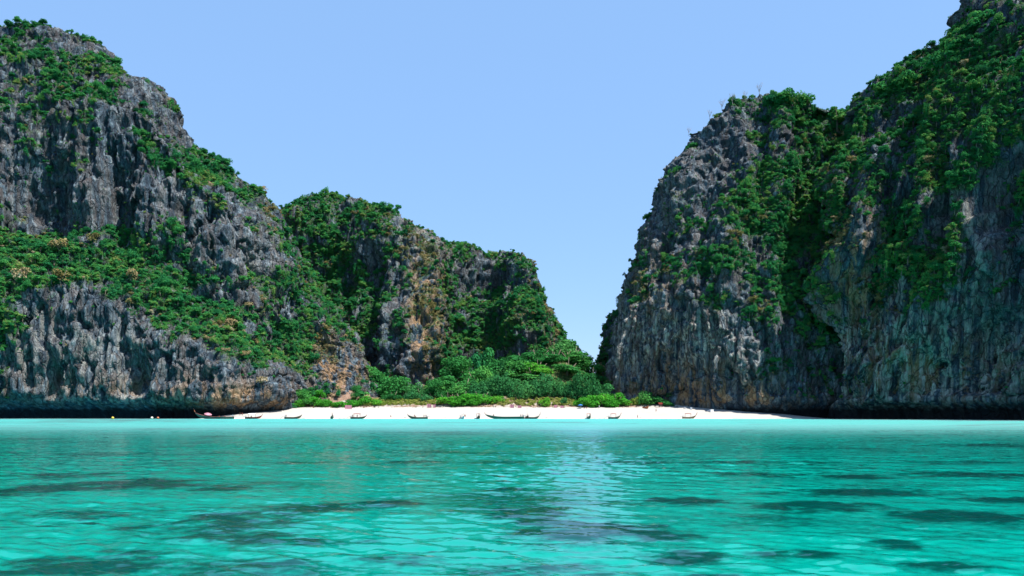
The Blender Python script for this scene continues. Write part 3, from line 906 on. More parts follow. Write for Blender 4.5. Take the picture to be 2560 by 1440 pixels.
def trunk_mesh(name, mat, height, rad, limbs, reach, rise, seed=0, twigs=0):
    r = random.Random(seed)
    mb = MB()
    lean = (r.uniform(-.12, .12), r.uniform(-.12, .12))
    top = Vector((lean[0], lean[1], 0.35))
    mb.tube([(0, 0, -height), (lean[0] * .4, lean[1] * .4, -height * .45), top], [rad * 1.35, rad, rad * .55], 6)
    for k in range(limbs):
        a = 2 * math.pi * (k + r.uniform(-.3, .3)) / limbs
        st = Vector((lean[0] * .7, lean[1] * .7, r.uniform(-.25, .2)))
        e = Vector((math.cos(a) * reach * r.uniform(.7, 1.1), math.sin(a) * reach * r.uniform(.7, 1.1), rise * r.uniform(.7, 1.15)))
        m = (st + e) / 2 + Vector((0, 0, -.06))
        mb.tube([st, m, e], [rad * .6, rad * .42, rad * .2], 5)
        for j in range(twigs):
            q = m.lerp(e, r.uniform(.1, 1))
            dv = Vector((r.uniform(-1, 1), r.uniform(-1, 1), r.uniform(.1, 1))) * .38
            mb.tube([q, q + dv * .5 + Vector((0, 0, .02)), q + dv], [rad * .22, rad * .15, rad * .06], 3)
    return mb.mesh(name, mat, True)

def creeper_mesh(name, mat, n_leaf, leaf, seed):
    """hanging curtain of creepers: leaf faces in uneven strands that trail down from a tuft"""
    r = np.random.default_rng(seed)
    ns = 9
    sx = r.uniform(-.8, .8, ns); sl = r.uniform(.9, 2.8, ns); sy = r.uniform(-.25, .25, ns)
    L = r.choice(ns, n_leaf, p=sl / sl.sum())
    t = r.uniform(0, 1, n_leaf)
    w = .34 * (1 - .6 * t)
    p = np.stack([sx[L] + r.normal(0, .5, n_leaf) * w, sy[L] + r.normal(0, .5, n_leaf) * w, .45 - t * sl[L] + r.normal(0, .05, n_leaf)], -1)
    nrm = r.normal(size=(n_leaf, 3)) * .7 + np.stack([p[:, 0], p[:, 1] * 3, np.full(n_leaf, .5)], -1)
    nrm /= np.linalg.norm(nrm, axis=1, keepdims=True)
    a = np.cross(nrm, r.normal(size=(n_leaf, 3))); a /= np.linalg.norm(a, axis=1, keepdims=True)
    b = np.cross(nrm, a)
    sz = leaf * r.uniform(.6, 1.3, n_leaf)[:, None]
    V = np.stack([p - a * sz, p - b * sz * .7, p + a * sz, p + b * sz * .7], 1).reshape(-1, 3)
    return np_mesh(name, V, np.arange(n_leaf * 4).reshape(-1, 4), mat, smooth=False)

PROTO = {'green': [], 'deep': [], 'dry': [], 'bright': [], 'thicket': [], 'yellow': []}
for k, (nl, fl, lay) in enumerate([(9, .75, False), (11, .62, False), (8, .95, False), (10, .55, True), (7, .85, False)]):
    PROTO['green'].append(crown_mesh('crown_leaves', M['green'], nl, 900, 0.095, fl, .62, 20 + k, layered=lay))
PROTO['green'].append(crown_mesh('crown_leaves', M['green'], 15, 1300, 0.075, 1.0, .75, 27))
PROTO['green'].append(crown_mesh('crown_leaves', M['green'], 5, 600, 0.10, .6, .8, 28))
for k in range(2): PROTO['green'].append(creeper_mesh('creeper_leaves', M['green'], 800, 0.085, 30 + k))
for k in range(3): PROTO['dry'].append(crown_mesh('crown_dry_leaves', M['dry'], 8, 620, 0.085, .75, .62, 40 + k))
for k in range(4): PROTO['deep'].append(crown_mesh('crown_grove_leaves', M['deep'], 16, 3000, 0.055, (.75, .62, .9, .7)[k], .70, 50 + k, layered=(k == 1)))
for k in range(3): PROTO['bright'].append(crown_mesh('crown_bright_leaves', M['bright'], 13, 1800, 0.065, .7, .66, 60 + k))
for k in range(2): PROTO['thicket'].append(crown_mesh('crown_thicket_leaves', M['thicket'], 12, 2000, 0.06, .95, .60, 70 + k))
for k in range(2): PROTO['yellow'].append(crown_mesh('crown_yellow_leaves', M['yellow'], 10, 900, 0.08, .7, .62, 80 + k))
TRUNK = [trunk_mesh('trunk_wood', M['bark'], 0.9, 0.075, 4, .5, .75, 90 + k) for k in range(3)]
BARE = [trunk_mesh('bare_wood', M['bare'], 0.7, 0.05, 7, .75, 1.3, 95 + k, twigs=7) for k in range(2)]

def tree(name, loc, r, kind, label, group=None, cat='tree', sz=1.0, proto=None, trunk=True, h=None):
    """thing: Empty at the foot > trunk, crown.  h = height of the crown base above the foot"""
    if h is None: h = 0.7 * r
    o = bpy.data.objects.new(name, None)
    o.location = (loc[0], loc[1], loc[2])
    o.rotation_euler = (random.uniform(-.12, .12), random.uniform(-.12, .12), random.uniform(0, 6.28))
    o.empty_display_size = 0.5
    link(o)
    tag(o, label, cat, group)
    cr = bpy.data.objects.new('crown', PROTO[kind][random.randrange(len(PROTO[kind])) if proto is None else proto])
    cr.location = (0, 0, h)
    cr.scale = (r, r, r * sz)
    link(cr, o)
    if trunk:
        t = bpy.data.objects.new('trunk', TRUNK[random.randrange(3)])
        t.location = (0, 0, h)
        t.scale = (r, r, (h + 0.5) / 0.9 if h > 1.2 else r)
        link(t, o)
    return o

def scatter_points(c, amount, rmin, rmax):
    """random points on the cliff where plants can root"""
    P, N = c.P, c.N
    a = np.linalg.norm(np.cross(P[1:, :-1] - P[:-1, :-1], P[:-1, 1:] - P[:-1, :-1]), axis=-1)
    C = P[:-1, :-1]
    n = N[:-1, :-1]
    facing = (n * (np.array([0, 0, EYE]) - C)).sum(-1) > -0.15 * np.linalg.norm(C, axis=-1)
    px, py = c.px[:-1, :-1], c.py[:-1, :-1]
    inside = (px > -160) & (px < 2720) & (py > -140) & (py < 1030)
    w = a * np.clip(c.veg[:-1, :-1], 0, 1) ** 1.3 * facing * inside
    w = w * amount
    w += a * 0.030 * facing * inside * (C[..., 2] > 13) * smoothstep(-1.2, 0.5, c.dens[:-1, :-1])
    k = rng.poisson(w)
    idx = np.repeat(np.arange(k.size), k.ravel())
    sel = C.reshape(-1, 3)[idx]
    r = rmin + (rmax - rmin) * rng.beta(1.0, 3.0, len(idx)) * rng.uniform(.7, 1.5, len(idx))
    vg = c.veg[:-1, :-1].ravel()[idx]
    r = r * (0.42 + 0.58 * vg)
    nn = n.reshape(-1, 3)[idx]
    dry = c.dry[:-1, :-1].ravel()[idx] + rng.normal(0, .16, len(idx))
    # alone on bare rock: small and mostly dry
    dry = dry + 0.28 * (vg < 0.3)
    sel = sel + nn * (0.12 * r)[:, None] + rng.normal(0, .3, sel.shape)
    return sel, nn, r, dry > 0.42

def gn_scatter(name, label, pts, rad, protos, squash=1.0):
    me = bpy.data.meshes.new(name)
    me.vertices.add(len(pts))
    me.vertices.foreach_set('co', np.asarray(pts, np.float32).ravel())
    add_attr(me, 'size', np.asarray(rad, np.float32))
    n = len(pts)
    rot = np.stack([rng.normal(0, .22, n), rng.normal(0, .22, n), rng.uniform(0, 6.28, n)], -1).astype(np.float32)
    add_attr(me, 'turn', rot, 'FLOAT_VECTOR')
    a = me.attributes.new('which', 'INT', 'POINT')
    a.data.foreach_set('value', rng.integers(0, len(protos), n).astype(np.int32))
    o = link(bpy.data.objects.new(name, me))
    tag(o, label, None, None, 'stuff')
    g = bpy.data.node_groups.new(name, 'GeometryNodeTree')
    g.interface.new_socket('Geometry', in_out='INPUT', socket_type='NodeSocketGeometry')
    g.interface.new_socket('Geometry', in_out='OUTPUT', socket_type='NodeSocketGeometry')
    gi, go = g.nodes.new('NodeGroupInput'), g.nodes.new('NodeGroupOutput')
    join = g.nodes.new('GeometryNodeJoinGeometry')
    for p in protos:
        oi = g.nodes.new('GeometryNodeObjectInfo')
        oi.inputs['Object'].default_value = p
        oi.inputs['As Instance'].default_value = True
        oi.transform_space = 'ORIGINAL'
        g.links.new(oi.outputs['Geometry'], join.inputs[0])
    iop = g.nodes.new('GeometryNodeInstanceOnPoints')
    iop.inputs['Pick Instance'].default_value = True
    def named(nm, typ):
        nd = g.nodes.new('GeometryNodeInputNamedAttribute')
        nd.data_type = typ
        nd.inputs['Name'].default_value = nm
        return nd.outputs[0]
    g.links.new(gi.outputs[0], iop.inputs['Points'])
    g.links.new(join.outputs[0], iop.inputs['Instance'])
    g.links.new(named('which', 'INT'), iop.inputs['Instance Index'])
    e2r = g.nodes.new('FunctionNodeEulerToRotation')
    g.links.new(named('turn', 'FLOAT_VECTOR'), e2r.inputs[0])
    g.links.new(e2r.outputs[0], iop.inputs['Rotation'])
    vm = g.nodes.new('ShaderNodeCombineXYZ')
    sz = named('size', 'FLOAT')
    mz = g.nodes.new('ShaderNodeMath'); mz.operation = 'MULTIPLY'; mz.inputs[1].default_value = squash
    g.links.new(sz, mz.inputs[0])
    g.links.new(sz, vm.inputs[0]); g.links.new(sz, vm.inputs[1]); g.links.new(mz.outputs[0], vm.inputs[2])
    g.links.new(vm.outputs[0], iop.inputs['Scale'])
    g.links.new(iop.outputs[0], go.inputs[0])
    md = o.modifiers.new('scatter', 'NODES')
    md.node_group = g
    return o

def on_cliff(key, px, py):
    """the visible point of a cliff at that pixel"""
    c = CLIFFS[key]
    d2 = (c.px - px) ** 2 + (c.py - py) ** 2
    m = d2 < 30
    if not m.any(): m = d2 <= d2.min() + 1
    Q = c.P[m]
    return Q[np.argmin(Q[:, 1])]

WHERE = {'left': 'the left headland', 'middle': 'the middle hill', 'right': 'the right wall', 'near': 'the dark near cliff', 'stack': 'the knoll behind the right wall'}
def zone_of(key, px, py):
    """where on its cliff a plant grows, in words"""
    if key == 'left':
        if py < 190: return 'on the summit slope of the left headland'
        if py < 330 and px < 300: return 'under the summit of the left headland, left of its nose'
        if px > 690: return 'on the left headland spur ' + ('above the tan scar' if py > 800 else 'beside the middle hill')
        if px > 380 and py < 520: return 'near the falling skyline of the left headland'
        if py < 575: return 'on the dark upper wall of the left headland'
        if py < 680: return 'on the %s of the left terrace' % ('top edge, far left,' if px < 140 else 'top edge' if px < 300 else 'upper right part')
        if py < 780: return 'on the %s of the left terrace' % ('far left side' if px < 160 else 'middle' if px < 360 else 'right slope')
        if py < 880: return 'on the %s of the left headland' % ('lower left rock face' if px < 300 else 'lower slope' if px < 560 else 'lower slope near the spur')
        return 'just above the undercut foot of the left headland'
    if key == 'middle':
        return 'on the %s of the middle hill' % (('summit' if py < 560 else 'left flank') if px < 940 else ('striped ridge' if px < 1110 else 'shaded hollow' if px < 1290 else 'right edge') + (', high up' if py < 700 else ', low down'))
    if key == 'right':
        if py < 330: return 'at the summit of the right wall'
        return 'on the %s of the right wall, %s' % ('left edge' if px < 1700 else 'middle' if px < 1880 else 'green gully', 'high up' if py < 520 else 'halfway up' if py < 740 else 'low down')
    if key == 'near':
        return 'on the dark near cliff, %s, %s' % ('by the gully' if px < 2180 else 'mid face' if px < 2380 else 'by the frame edge', 'near the top' if py < 260 else 'upper half' if py < 520 else 'lower half' if py < 760 else 'near its foot')
    return 'on the knoll behind the right wall'
pool = {}
for key, amount, r0, r1 in (('left', 0.26, 0.6, 3.2), ('middle', 0.19, 0.7, 3.2), ('right', 0.24, 0.6, 3.1), ('near', 0.26, 0.6, 3.1), ('stack', 0.16, 0.9, 2.6)):
    pool[key] = scatter_points(CLIFFS[key], amount, r0, r1)
cand = []
for key, (p, n, r, dry) in pool.items():
    px, py = project(p)
    vis = (px > 5) & (px < 2555) & (py > 5) & (py < 1020)
    face = (n * (np.array([0, 0, EYE]) - p)).sum(-1) / np.linalg.norm(p, axis=1)
    # keep only plants that no nearer slope hides: compare with the nearest cliff at that pixel
    score = np.where(vis & (face > 0.25), r / p[:, 1], 0)
    for i in np.argsort(-score)[:400]:
        if score[i] > 0: cand.append((score[i], key, i))
cand.sort(reverse=True)
chosen = {k: set() for k in pool}
nearest = {}
for k, c in CLIFFS.items():
    gx = np.clip((c.px / 8).astype(int), -1, 320); gy = np.clip((c.py / 8).astype(int), -1, 180)
    for a, b, d in zip(gx.ravel()[::3], gy.ravel()[::3], c.P[..., 1].ravel()[::3]):
        q = (a, b)
        if d < nearest.get(q, 1e9): nearest[q] = d
count = 0
for s, key, i in cand:
    if count >= 290: break
    p, n, r, dry = (v[i] for v in pool[key])
    px, py = project(p)
    if p[1] > nearest.get((int(px / 8), int(py / 8)), 1e9) + 9: continue
    chosen[key].add(i)
    count += 1
    size = 'broad' if r > 2.6 else 'small'
    where = zone_of(key, px, py)
    if dry:
        tree('cliff_tree', p, r, 'dry', '%s tan dry-leaved tree %s' % (size, where), 'tan trees on ' + WHERE[key])
    else:
        tree('cliff_tree', p, r, 'green', '%s green tree %s' % (size, where), 'green trees on ' + WHERE[key], proto=count % 7)
green_src = [o for o in bpy.data.objects if o.name.startswith('crown') and o.data in PROTO['green']]
for k in (7, 8):                                     # two creeper curtains of their own on the right wall
    cp = on_cliff('right', (1930, 1850)[k - 7], (640, 560)[k - 7])
    co_ = tree('hanging_creeper', cp, 3.0, 'green', ('curtain of green creepers halfway up the green gully', 'smaller curtain of creepers left of the green gully')[k - 7], 'creeper curtains', 'creeper', proto=k, trunk=False, h=0.3)
    green_src.append(co_.children[0])
dry_src = [o for o in bpy.data.objects if o.name.startswith('crown') and o.data in PROTO['dry']]
def firsts(src):
    seen, out = set(), []
    for o in src:
        if o.data.name not in seen:
            seen.add(o.data.name); out.append(o)
    return out
green_src, dry_src = firsts(green_src), firsts(dry_src)
for key, (p, n, r, dry) in pool.items():
    keep = np.ones(len(p), bool)
    keep[list(chosen[key])] = False
    g = keep & ~dry
    gn_scatter('shrubbery', 'dense green shrubbery covering ' + WHERE[key], p[g], r[g], green_src)
    d = keep & dry
    if d.any() and dry_src:
        gn_scatter('dry_shrubbery', 'scattered tan dry shrubs on ' + WHERE[key], p[d], r[d] * 0.8, dry_src)

# pale blossoming trees that stand out on the left terrace
for k, (px, py, rp, lb) in enumerate([
        (150, 608, 34, 'large pale tan blossoming tree at the top edge of the left terrace'), (238, 592, 20, 'pale tan tree beside the large one below the dark left wall'),
        (60, 690, 30, 'tan tree leaning over the far left of the green terrace'), (150, 690, 26, 'wide brownish tan tree in the middle of the left terrace'),
        (328, 684, 24, 'cream blossoming tree on the right of the left terrace'), (328, 750, 16, 'cream blossoming tree at the rim of the lower rock face'),
        (578, 806, 20, 'round cream blossoming tree low on the left headland slope'), (546, 806, 14, 'smaller cream tree next to the round cream one'),
        (612, 880, 18, 'tan tree above the striped rock foot of the left headland'), (640, 852, 14, 'pale cream tree high on the slope above the boulder'), (655, 945, 20, 'yellowish tan tree right above the overhanging rock foot')]):
    p = on_cliff('left', px, py + rp * .5)
    tree('blossoming_tree', p, rp / F * p[1] * 1.0, 'dry', lb, 'pale trees on the left headland', h=0.4)

# bare and leafy trees on the skyline of the right wall
for k, (px, py, rp) in enumerate([(1712, 326, 9), (1768, 292, 10), (1800, 276, 12), (1832, 258, 13), (1862, 244, 10), (1895, 226, 12)]):
    p = on_cliff('right', px, py)
    o = empty('bare_tree', p, random.uniform(0, 6))
    t = bpy.data.objects.new('trunk', BARE[k % 2]); s = rp * 1.2 / F * p[1]
    t.scale = (s * .8, s * .8, s); t.location = (0, 0, s * .5); link(t, o)
    tag(o, ['leafless grey tree lowest on the skyline of the right wall', 'second leafless grey tree up the skyline of the right wall', 'third leafless grey tree up the skyline of the right wall',
            'tallest leafless grey tree on the skyline of the right wall', 'thin leafless tree next below the summit thicket of the right wall', 'leafless tree highest on the skyline beside the leafy summit'][k], 'tree', 'bare skyline trees')
for k, (px, py, rp, lb) in enumerate([(1925, 232, 26, 'dark tree at the left of the summit of the right wall'), (1965, 226, 28, 'dense tree in the middle of the summit of the right wall'), (2008, 240, 26, 'broad spreading tree crowning the summit of the right wall'),
        (2090, 275, 30, 'rounded tree in the saddle right of the summit'), (2125, 272, 20, 'small tree in the saddle against the near cliff'), (2205, 205, 30, 'rounded tree on the lower shoulder of the near cliff'), (2262, 188, 34, 'broad tree on the middle shoulder of the near cliff'),
        (2345, 150, 36, 'tree with jutting branches on the step of the near cliff skyline'), (2395, 100, 30, 'dense tree on the upper skyline of the near cliff'), (2440, 40, 34, 'topmost tree leaning out at the upper frame edge')]):
    p = on_cliff('right' if px < 2140 else 'near', px, py + 26)
    tree('ridge_tree', p, rp / F * p[1] * 1.1, 'green', lb, 'skyline trees on the right', h=0.2, proto=k % 5)

# ------------------------------------------------------------------ grove behind the beach
def ground_at(px, D):
    x = (px - 1280) / F * D
    return (x, D, float(ground_h(np.array(x), np.array(float(D)))))

def grove(name, px, top, D, rp, kind, label, group, cat='tree', squash=None, proto=None):
    x, y, z = ground_at(px, D)
    r = rp / F * D
    ztop = EYE + (HOR - top) / F * D
    total = max(ztop - z, r * .7)
    h = max(0.0, min(total - r * 1.5, total * .30)) if kind != 'thicket' else 0.0
    s = (total - h) / (r * 1.2)
    return tree(name, (x, y, z - .1), r, kind, label, group, cat, sz=s, proto=proto, h=h)

GROVE = [
    (1105, 925, 476, 40, 'deep', 'rounded green tree at the left end of the grove'), (1140, 902, 490, 46, 'deep', 'tall flat-topped green tree at the left of the grove'), (1195, 908, 484, 42, 'deep', 'broad green tree second from the grove left end'),
    (1085, 955, 466, 28, 'deep', 'low tree at the grove left foot over dark shade'), (1160, 945, 470, 44, 'deep', 'lower wide tree in front of the flat-topped one'), (1225, 945, 474, 40, 'deep', 'spreading tree left of the grove centre'),
    (1250, 884, 500, 44, 'deep', 'tall tree left of the domed hilltop tree'), (1310, 862, 508, 50, 'deep', 'domed tree on the grove hilltop'), (1290, 910, 492, 44, 'deep', 'dark round tree in the middle of the grove'),
    (1345, 872, 506, 40, 'deep', 'dark tree on the hilltop beside the grey-leaved one'), (1408, 850, 522, 40, 'thicket', 'grey-leaved round tree on top of the grove'), (1385, 880, 500, 34, 'deep', 'upright tree below the grey-leaved crown'),
    (1430, 886, 512, 44, 'deep', 'layered tree on the right flank of the grove'), (1465, 898, 512, 40, 'deep', 'broad tree at the right end of the grove'), (1345, 905, 490, 40, 'bright', 'light green open-crowned tree in the grove centre'),
    (1262, 908, 494, 26, 'thicket', 'grey twiggy tree left of the dark round tree'), (1415, 925, 490, 42, 'deep', 'low dark tree under the layered one'), (1480, 930, 496, 34, 'deep', 'tree squeezed between grove and right wall'),
    (1375, 935, 482, 20, 'dry', 'orange-brown dry tree above the blue-green thicket'), (1346, 948, 480, 18, 'dry', 'small orange dry tree next to the brown one'), (1330, 925, 486, 36, 'deep', 'green tree above the orange dry ones'),
    (1428, 850, 534, 26, 'green', 'dark tree on the last shoulder of the middle hill'), (1452, 872, 530, 26, 'deep', 'rounded tree right below the shoulder of the middle hill'), (1205, 870, 540, 30, 'green', 'shaded tree at the foot of the middle hill'), (1500, 905, 520, 22, 'dry', 'brownish thin tree in the gap beside the right wall'), (1140, 925, 500, 30, 'deep', 'dark tree behind the flat-topped one'),
    (1000, 950, 478, 40, 'deep', 'bright leafed tree at the foot of the striped ridge'), (960, 930, 484, 34, 'deep', 'tree leaning against the left spur'), (930, 900, 492, 30, 'deep', 'small tree in the cleft left of the striped ridge'),
    (1050, 960, 472, 30, 'thicket', 'grey-green bush tree between spur and grove')]
for t in GROVE:
    grove('grove_tree', t[0], t[1], t[2], t[3] * 1.12, t[4], t[5], 'trees of the grove behind the beach')
nm = ['leftmost', 'second', 'third', 'fourth', 'fifth', 'sixth', 'seventh', 'eighth', 'ninth', 'tenth', 'eleventh', 'twelfth', 'thirteenth', 'fourteenth', 'fifteenth', 'sixteenth']
for k, px in enumerate(np.linspace(1180, 1500, 16)):
    grove('thicket_tree', px + random.uniform(-5, 5), 946 + 10 * math.sin(k * 1.3) + (8 if k in (0, 15) else 0), 462 + random.uniform(-3, 5), 27, 'thicket', '%s blue-green thicket tree from the left in the even row behind the beach' % nm[k], 'even row of blue-green trees', proto=k % 2)

# bushes on the beach edge
BUSH = [
    (1120, 992, 450, 32, 'bright', 'low bright bush at the left of the lobed beach thicket'), (1160, 982, 450, 36, 'bright', 'bright green bush in the middle of the lobed beach thicket'), (1205, 984, 452, 34, 'bright', 'bright bush right of the lobed thicket middle'),
    (1150, 1000, 446, 26, 'bright', 'low bush at the sandy foot of the lobed thicket'), (1240, 990, 452, 22, 'bright', 'last bright bush at the right of the lobed thicket'), (1180, 1003, 446, 18, 'bright', 'smallest bush at the sandy foot of the lobed thicket'),
    (1362, 996, 447, 15, 'bright', 'single round green bush standing alone on the sand'), (1408, 998, 450, 11, 'thicket', 'dark grey-green small bush between sand and the big bright bush'),
    (1460, 990, 448, 26, 'bright', 'left lobe of the big bright bush by the blue parasol'), (1500, 980, 450, 34, 'bright', 'top lobe of the big bright bush'), (1540, 984, 450, 32, 'bright', 'right lobe of the big bright bush'), (1480, 1000, 446, 20, 'bright', 'front lobe of the big bright bush'),
    (1525, 1000, 446, 22, 'bright', 'low front lobe of the big bright bush'), (1560, 1000, 448, 18, 'bright', 'rightmost low lobe of the big bright bush'),
    (1612, 978, 450, 30, 'deep', 'darker green tree beside the right wall'), (1645, 986, 450, 26, 'deep', 'second darker tree beside the right wall'), (1590, 992, 450, 14, 'yellow', 'small yellow-green bush left of the darker trees'), (1670, 1000, 446, 14, 'deep', 'low bush at the foot of the right wall'),
    (760, 985, 450, 28, 'deep', 'dark green tree against the boulder at the left beach end'), (745, 1000, 446, 18, 'bright', 'bright bush between boulder and sand'), (785, 990, 450, 26, 'bright', 'bright bush next to the dark tree by the boulder'),
    (815, 998, 448, 22, 'bright', 'bright creeper bush below the sand scar'), (770, 962, 456, 20, 'deep', 'upper tree on the slope by the boulder'), (850, 1003, 447, 20, 'bright', 'low bush under the tan scar'), (885, 1000, 449, 22, 'bright', 'low bush right of the tan scar'),
    (890, 972, 456, 16, 'deep', 'dark bush above the right side of the scar'), (918, 992, 452, 22, 'bright', 'bright bush at the foot of the left spur'), (945, 1000, 450, 18, 'bright', 'low bright bush right of the spur foot'), (800, 972, 456, 14, 'bright', 'bush beside the upper left of the scar'),
    (910, 970, 458, 18, 'green', 'olive bush on the left spur'), (845, 968, 458, 7, 'green', 'tiny dark bush in the middle of the scar'), (980, 985, 462, 26, 'deep', 'dark bush at the valley mouth'), (1025, 985, 464, 24, 'thicket', 'grey-green bush at the valley mouth'), (1060, 990, 460, 20, 'thicket', 'dull bush left of the dark hollow'),
    (1262, 990, 454, 9, 'dry', 'small rusty dry bush right of the lobed thicket'), (735, 1012, 442, 10, 'green', 'small bush where boulder and beach meet')]
for t in BUSH:
    grove('beach_bush', t[0], t[1] - 4, t[2], t[3] * 1.08, t[4], t[5], 'bushes along the back of the beach', 'bush')

# yellow-green plants and dry scrub in the strip behind the sand
def strip(n, x0, x1, d0, d1):
    px = rng.uniform(x0, x1, n); D = rng.uniform(d0, d1, n)
    x = (px - 1280) / F * D
    return np.stack([x, D, ground_h(x, D)], -1)
b_y = tree('beach_bush', ground_at(1300, 457), 1.2, 'yellow', 'yellow-green plant in the strip right of the rusty bush', 'bushes along the back of the beach', 'bush', trunk=False, h=0)
b_y2 = tree('beach_bush', ground_at(1050, 457), 1.1, 'yellow', 'yellow-green plant in the strip left of the lobed thicket', 'bushes along the back of the beach', 'bush', trunk=False, h=0, proto=1)
ysrc = [b_y.children[0], b_y2.children[0]]
p = np.concatenate([strip(260, 880, 1110, 448, 460), strip(320, 1230, 1450, 448, 460), strip(60, 780, 980, 448, 452), strip(30, 1570, 1610, 448, 452)])
gn_scatter('undergrowth', 'strip of yellow-green beach plants behind the sand', p, rng.uniform(.5, 1.5, len(p)), ysrc, 1.1)
p = np.concatenate([strip(90, 760, 1110, 442, 452), strip(90, 1180, 1430, 443, 453), strip(24, 1430, 1700, 443, 448)])
gn_scatter('scrub', 'low dry scrub and leaf litter along the top of the beach', p, rng.uniform(.25, .65, len(p)), dry_src, 0.8)

# ------------------------------------------------------------------ boats, people and beach things
def paint(name, c, rough=0.55): return plain(name, c, rough, 0.35, 0.3, 2.0)
P_ = {k: paint('paint_' + k, c) for k, c in dict(
    grey_green=(0.10, 0.125, 0.10), green=(0.06, 0.115, 0.085), tan=(0.17, 0.12, 0.075), red=(0.30, 0.045, 0.03), white=(0.72, 0.74, 0.76), pale_blue=(0.50, 0.66, 0.72), brown=(0.07, 0.042, 0.03),
    dark=(0.04, 0.035, 0.035), orange=(0.40, 0.12, 0.05), pink=(0.40, 0.17, 0.22), blue=(0.03, 0.16, 0.42), cream=(0.70, 0.60, 0.50), yellow=(0.75, 0.45, 0.06), steel=(0.35, 0.36, 0.38), rose=(0.20, 0.06, 0.05)).items()}
SKIN = plain('skin', (0.15, 0.075, 0.045), 0.6, 0.3, 0.1)
HAIR = plain('hair', (0.03, 0.022, 0.018), 0.6, 0.3, 0.2)

def hull_mesh(L, B, H, bow, mat):
    """open wooden longtail hull, stern at x = -L/2, upswept bow at x = L/2"""
    n = 15
    outer, inner = [], []
    for i in range(n):
        t = i / (n - 1)
        x = -L / 2 + L * t
        w = B / 2 * (0.72 + 0.28 * math.sin(min(t / .45, 1) * math.pi / 2)) * max(0.04, (1 - max(0, (t - .42) / .58) ** 2.4))
        sheer = H * (0.78 + 0.10 * (1 - t) ** 2) + bow * max(0, (t - .45) / .55) ** 2.3
        keel = -0.06 * H + 0.88 * sheer * max(0, (t - .62) / .38) ** 2.6
        for k, wt, inset in ((outer, 1.0, 0.0), (inner, 0.93, 0.07)):
            row = []
            for s in (-1, 1):
                seq = [(1.0, 1.0), (0.93, 0.62), (0.72, 0.25), (0.30, 0.03)]
                pts = [(x, s * w * a * wt - s * (0.02 if inset else 0), keel + inset + (sheer - keel - (0.02 if inset else 0) - inset) * b) for a, b in seq]
                row += pts if s < 0 else pts[::-1]
            k.append(row)
    mb = MB()
    for rows, flip in ((outer, False), (inner, True)):
        vs = [p for r in rows for p in r]
        fs = []
        for i in range(n - 1):
            for j in range(7):
                q = (i * 8 + j, i * 8 + j + 1, (i + 1) * 8 + j + 1, (i + 1) * 8 + j)
                fs.append(q[::-1] if flip else q)
        fs.append(tuple(range(8)) if flip else tuple(range(7, -1, -1)))
        mb.add(vs, fs)
    # rail joining outer and inner skins
    rail = MB()
    for s, j in ((-1, 0), (1, 7)):
        rail.tube([(r[j][0], r[j][1], r[j][2]) for r in outer], 0.07 if L > 7 else .055, 5)
    return mb, rail, outer

def boat(px, D, z, L, rz, hull, label, bow=1.2, canopy=None, engine=True, ribbon='red', post=0.9, B=None, H=0.95, rail='brown', mast=None):
    x = (px - 1280) / F * D
    o = empty('longtail_boat', (x, D, z), rz)
    tag(o, label, 'boat', 'boats drawn up along the waterline')
    B = B or 0.17 * L + .35
    mb, rl, outer = hull_mesh(L, B, H, bow, P_[hull])
    h = mb.build('hull', P_[hull], o, True)
    rl.build('rail', P_[rail], h)
    tip = outer[-1][0]
    pt = MB().tube([(tip[0] - .35, 0, tip[2] - .5), (tip[0] - .05, 0, tip[2] + .05), (tip[0] + post * .45, 0, tip[2] + post)], [.10, .10, .06], 6)
    pp = pt.build('prow_post', P_['brown'], o)
    if ribbon:
        MB().tube([(tip[0] + post * .1, 0, tip[2] + post * .18), (tip[0] + post * .26, 0, tip[2] + post * .55)], [.15, .14], 8).build('ribbon', P_[ribbon], pp)
    for t in (-.28, -.02, .2):
        MB().box((t * L, 0, H * .55), (.28, B * .86, .06)).build('thwart', P_['tan'], o)
    if engine:
        e = MB().box((-L / 2 + .35, 0, H + .38), (.75, .42, .45), 0, .8).build('engine', P_['steel'], o)
        MB().tube([(-L / 2 + .2, 0, H + .35), (-L / 2 - 1.0, .1, H + .1), (-L / 2 - 2.1, .15, .12)], [.06, .05, .04], 5).build('propeller_shaft', P_['dark'], e)
        MB().tube([(-L / 2 + .2, 0, H - .2), (-L / 2 + .35, 0, H + .2)], .09, 6).build('engine_mount', P_['dark'], o)
    if canopy:
        c0, c1, cz = -.30 * L, .12 * L, H + 1.45
        cv, cf = [], []
        for i, xx in enumerate(np.linspace(c0, c1, 5)):
            for j in range(7):
                a = (j / 6 - .5) * 2
                for dz in (0, .05): cv.append((xx, a * B * .55, cz + .28 * (1 - a * a) + dz - .05 * abs(i - 2)))
        for i in range(4):
            for j in range(6):
                b = (i * 7 + j) * 2
                q = (b, b + 2, b + 16, b + 14)
                cf.append(tuple(v + 1 for v in q)); cf.append(q[::-1])
        MB().add(cv, cf).build('canopy', P_[canopy], o)
        for xx in (c0, c1):
            for s in (-1, 1):
                MB().tube([(xx, s * B * .45, H * .75), (xx, s * B * .5, cz)], .045, 5).build('canopy_pole', P_['brown'], o)
    if mast:
        mo = MB().tube([(0.1 * L, 0, .2), (0.1 * L, 0, mast)], [.05, .03], 5).build('flag_pole', P_['brown'], o)
        MB().box((0.1 * L + .3, 0, mast - .25), (.6, .03, .42)).build('flag', P_['red'], mo)
    return o

